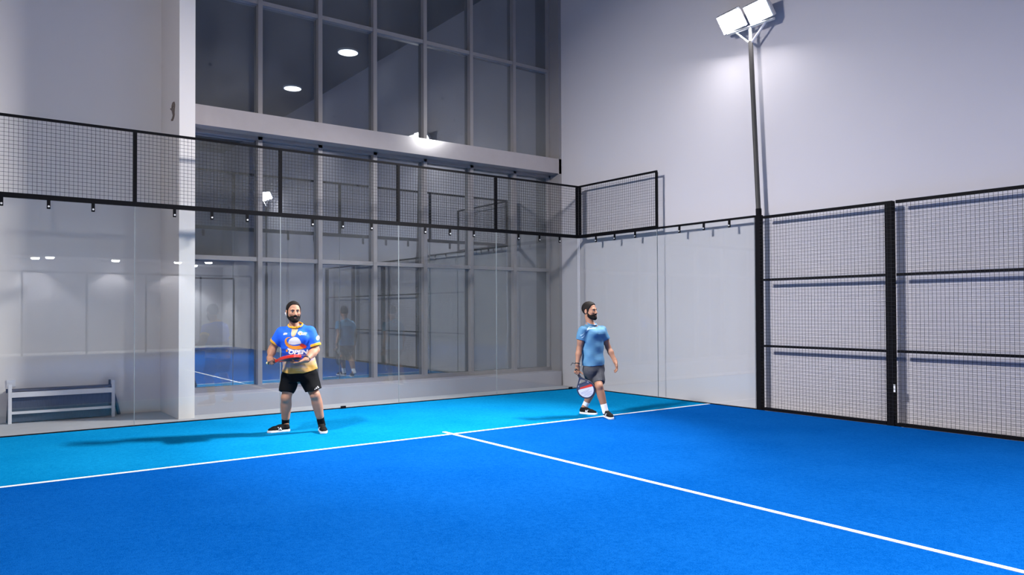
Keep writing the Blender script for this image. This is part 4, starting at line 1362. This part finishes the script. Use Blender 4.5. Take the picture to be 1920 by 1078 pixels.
for k in range(18):
    q = []
    for kk in (k, k + 1):
        a_ = 2 * PI * kk / 18
        dx, dy_ = 0.072 * math.cos(a_), 0.070 * math.sin(a_)
        q.append(A_([neck0[0] + 0.004 + dx, neck0[1] - 0.006 + dy_, neck0[2] + 0.010 + 0.026 * math.sin(a_ - yw)]))
    cpr.append(rc(q[0], q[1], 0.0075, 0.0075))
smooth_blob('collar', cpr, SHIRT2, P2.root, 0.004, 0.006)
def q2(pts):
    out = []
    for x, y in pts:
        p = P2.at(1060 + x / 9.8, 560 + y / 9.8, -0.1)
        out.append((p[0], p[2]))
    return out
for pts in ([(372, 590), (420, 545), (500, 535), (580, 540), (500, 548), (430, 560), (385, 605)], [(385, 560), (430, 520), (510, 505), (440, 530), (395, 575)],
            [(265, 670), (310, 650), (345, 615), (320, 655), (275, 682)], [(285, 710), (325, 695), (350, 660), (335, 700), (295, 722)]):
    draw_on([shirt2], [q2(pts)], 'pale_streak', PALEBLUE, shirt2)['label'] = 'pale blue streak'
H = Field((-0.30, -0.32, 0.40), (0.26, 0.34, 0.90), 0.0055)
hemR = c2(290, 700, 0.07); hemL = c2(347, 700, -0.09)
H.put(loft([(0.67, xk(304), 0.02, 0.150, 0.120), (0.75, xk(304), 0.02, 0.158, 0.124), (0.85, xk(303), 0.02, 0.138, 0.100)], math.radians(30)), 0.01)
H.put(cutcap(hipR, hemR, 0.105, 0.082), 0.02)
H.put(cutcap(hipL, hemL, 0.105, 0.080), 0.02)
H.a += (0.004 * np.sin(34 * H.ax[0][:, None, None] + 26 * H.ax[2][None, None, :] + 18 * H.ax[1][None, :, None])).astype(np.float32)
shorts2 = H.build('shorts', GREYCLOTH, P2.root)
del H
# dark side panel of the shorts
t_ = BVHTree.FromPolygons([v.co for v in shorts2.data.vertices], [p.vertices for p in shorts2.data.polygons])
pan = []
for (x, y) in ((512, 186), (572, 180), (566, 450), (530, 456), (524, 330)):
    p = P2.at(1060 + x / 7.7, 660 + y / 7.7, -0.1)
    pan.append((p[0], p[2]))
draw_on([shorts2], [pan], 'side_panel', plain('charcoal_panel_cloth', (0.022, 0.024, 0.036), 0.8), shorts2)['label'] = 'dark side panel'
sock(P2, ankR, 0.047, 0.043, SOCKW, 0.072, kneeR); sock(P2, ankL, 0.047, 0.043, SOCKW, 0.068, kneeL)
s1, PA = shoe(P2, heelR, toeR, 'shoe', WHITECLOTH, 1, ankR)
s2, PB = shoe(P2, heelL, toeL, 'shoe', WHITECLOTH, -1, ankL)
side_mark(s1, PA, -1); side_mark(s2, PB, -1)
hair_mesh('hair', hair_region(0.088), 0.011, HAIR, P2.root, HF2)
hair_mesh('beard', beard_region(), 0.0065, HAIR, P2.root, HF2)
eyes_and_brows(P2, body2, HF2, 0.4); lips(P2, HF2)
dw = unit(elR - wrR)
smooth_blob('wristband', [band(wrR + dw * 0.002, wrR + dw * 0.022, 0.034, 0.035, 0), rc(wrR + dw * 0.012 + [-0.028, -0.01, 0], wrR + dw * 0.018 + [-0.075, -0.02, 0.004], 0.0055, 0.0045),
                          rc(wrR + dw * 0.018 + [-0.075, -0.02, 0.004], wrR + [-0.095, -0.02, -0.012], 0.005, 0.004)], DARKSTRAP, P2.root, 0.003)['label'] = 'black wrist strap'

# ------------------------------------------------------------------ world and colour
w = bpy.data.worlds.new('world')
SC.world = w
w.use_nodes = True
w.node_tree.nodes['Background'].inputs[0].default_value = (0.02, 0.022, 0.03, 1)
w.node_tree.nodes['Background'].inputs[1].default_value = 1.0
SC.view_settings.view_transform = 'Standard'
SC.view_settings.look = 'None'
SC.view_settings.gamma = 1.0
SC.view_settings.use_curve_mapping = False
SC.view_settings.exposure = 0.0
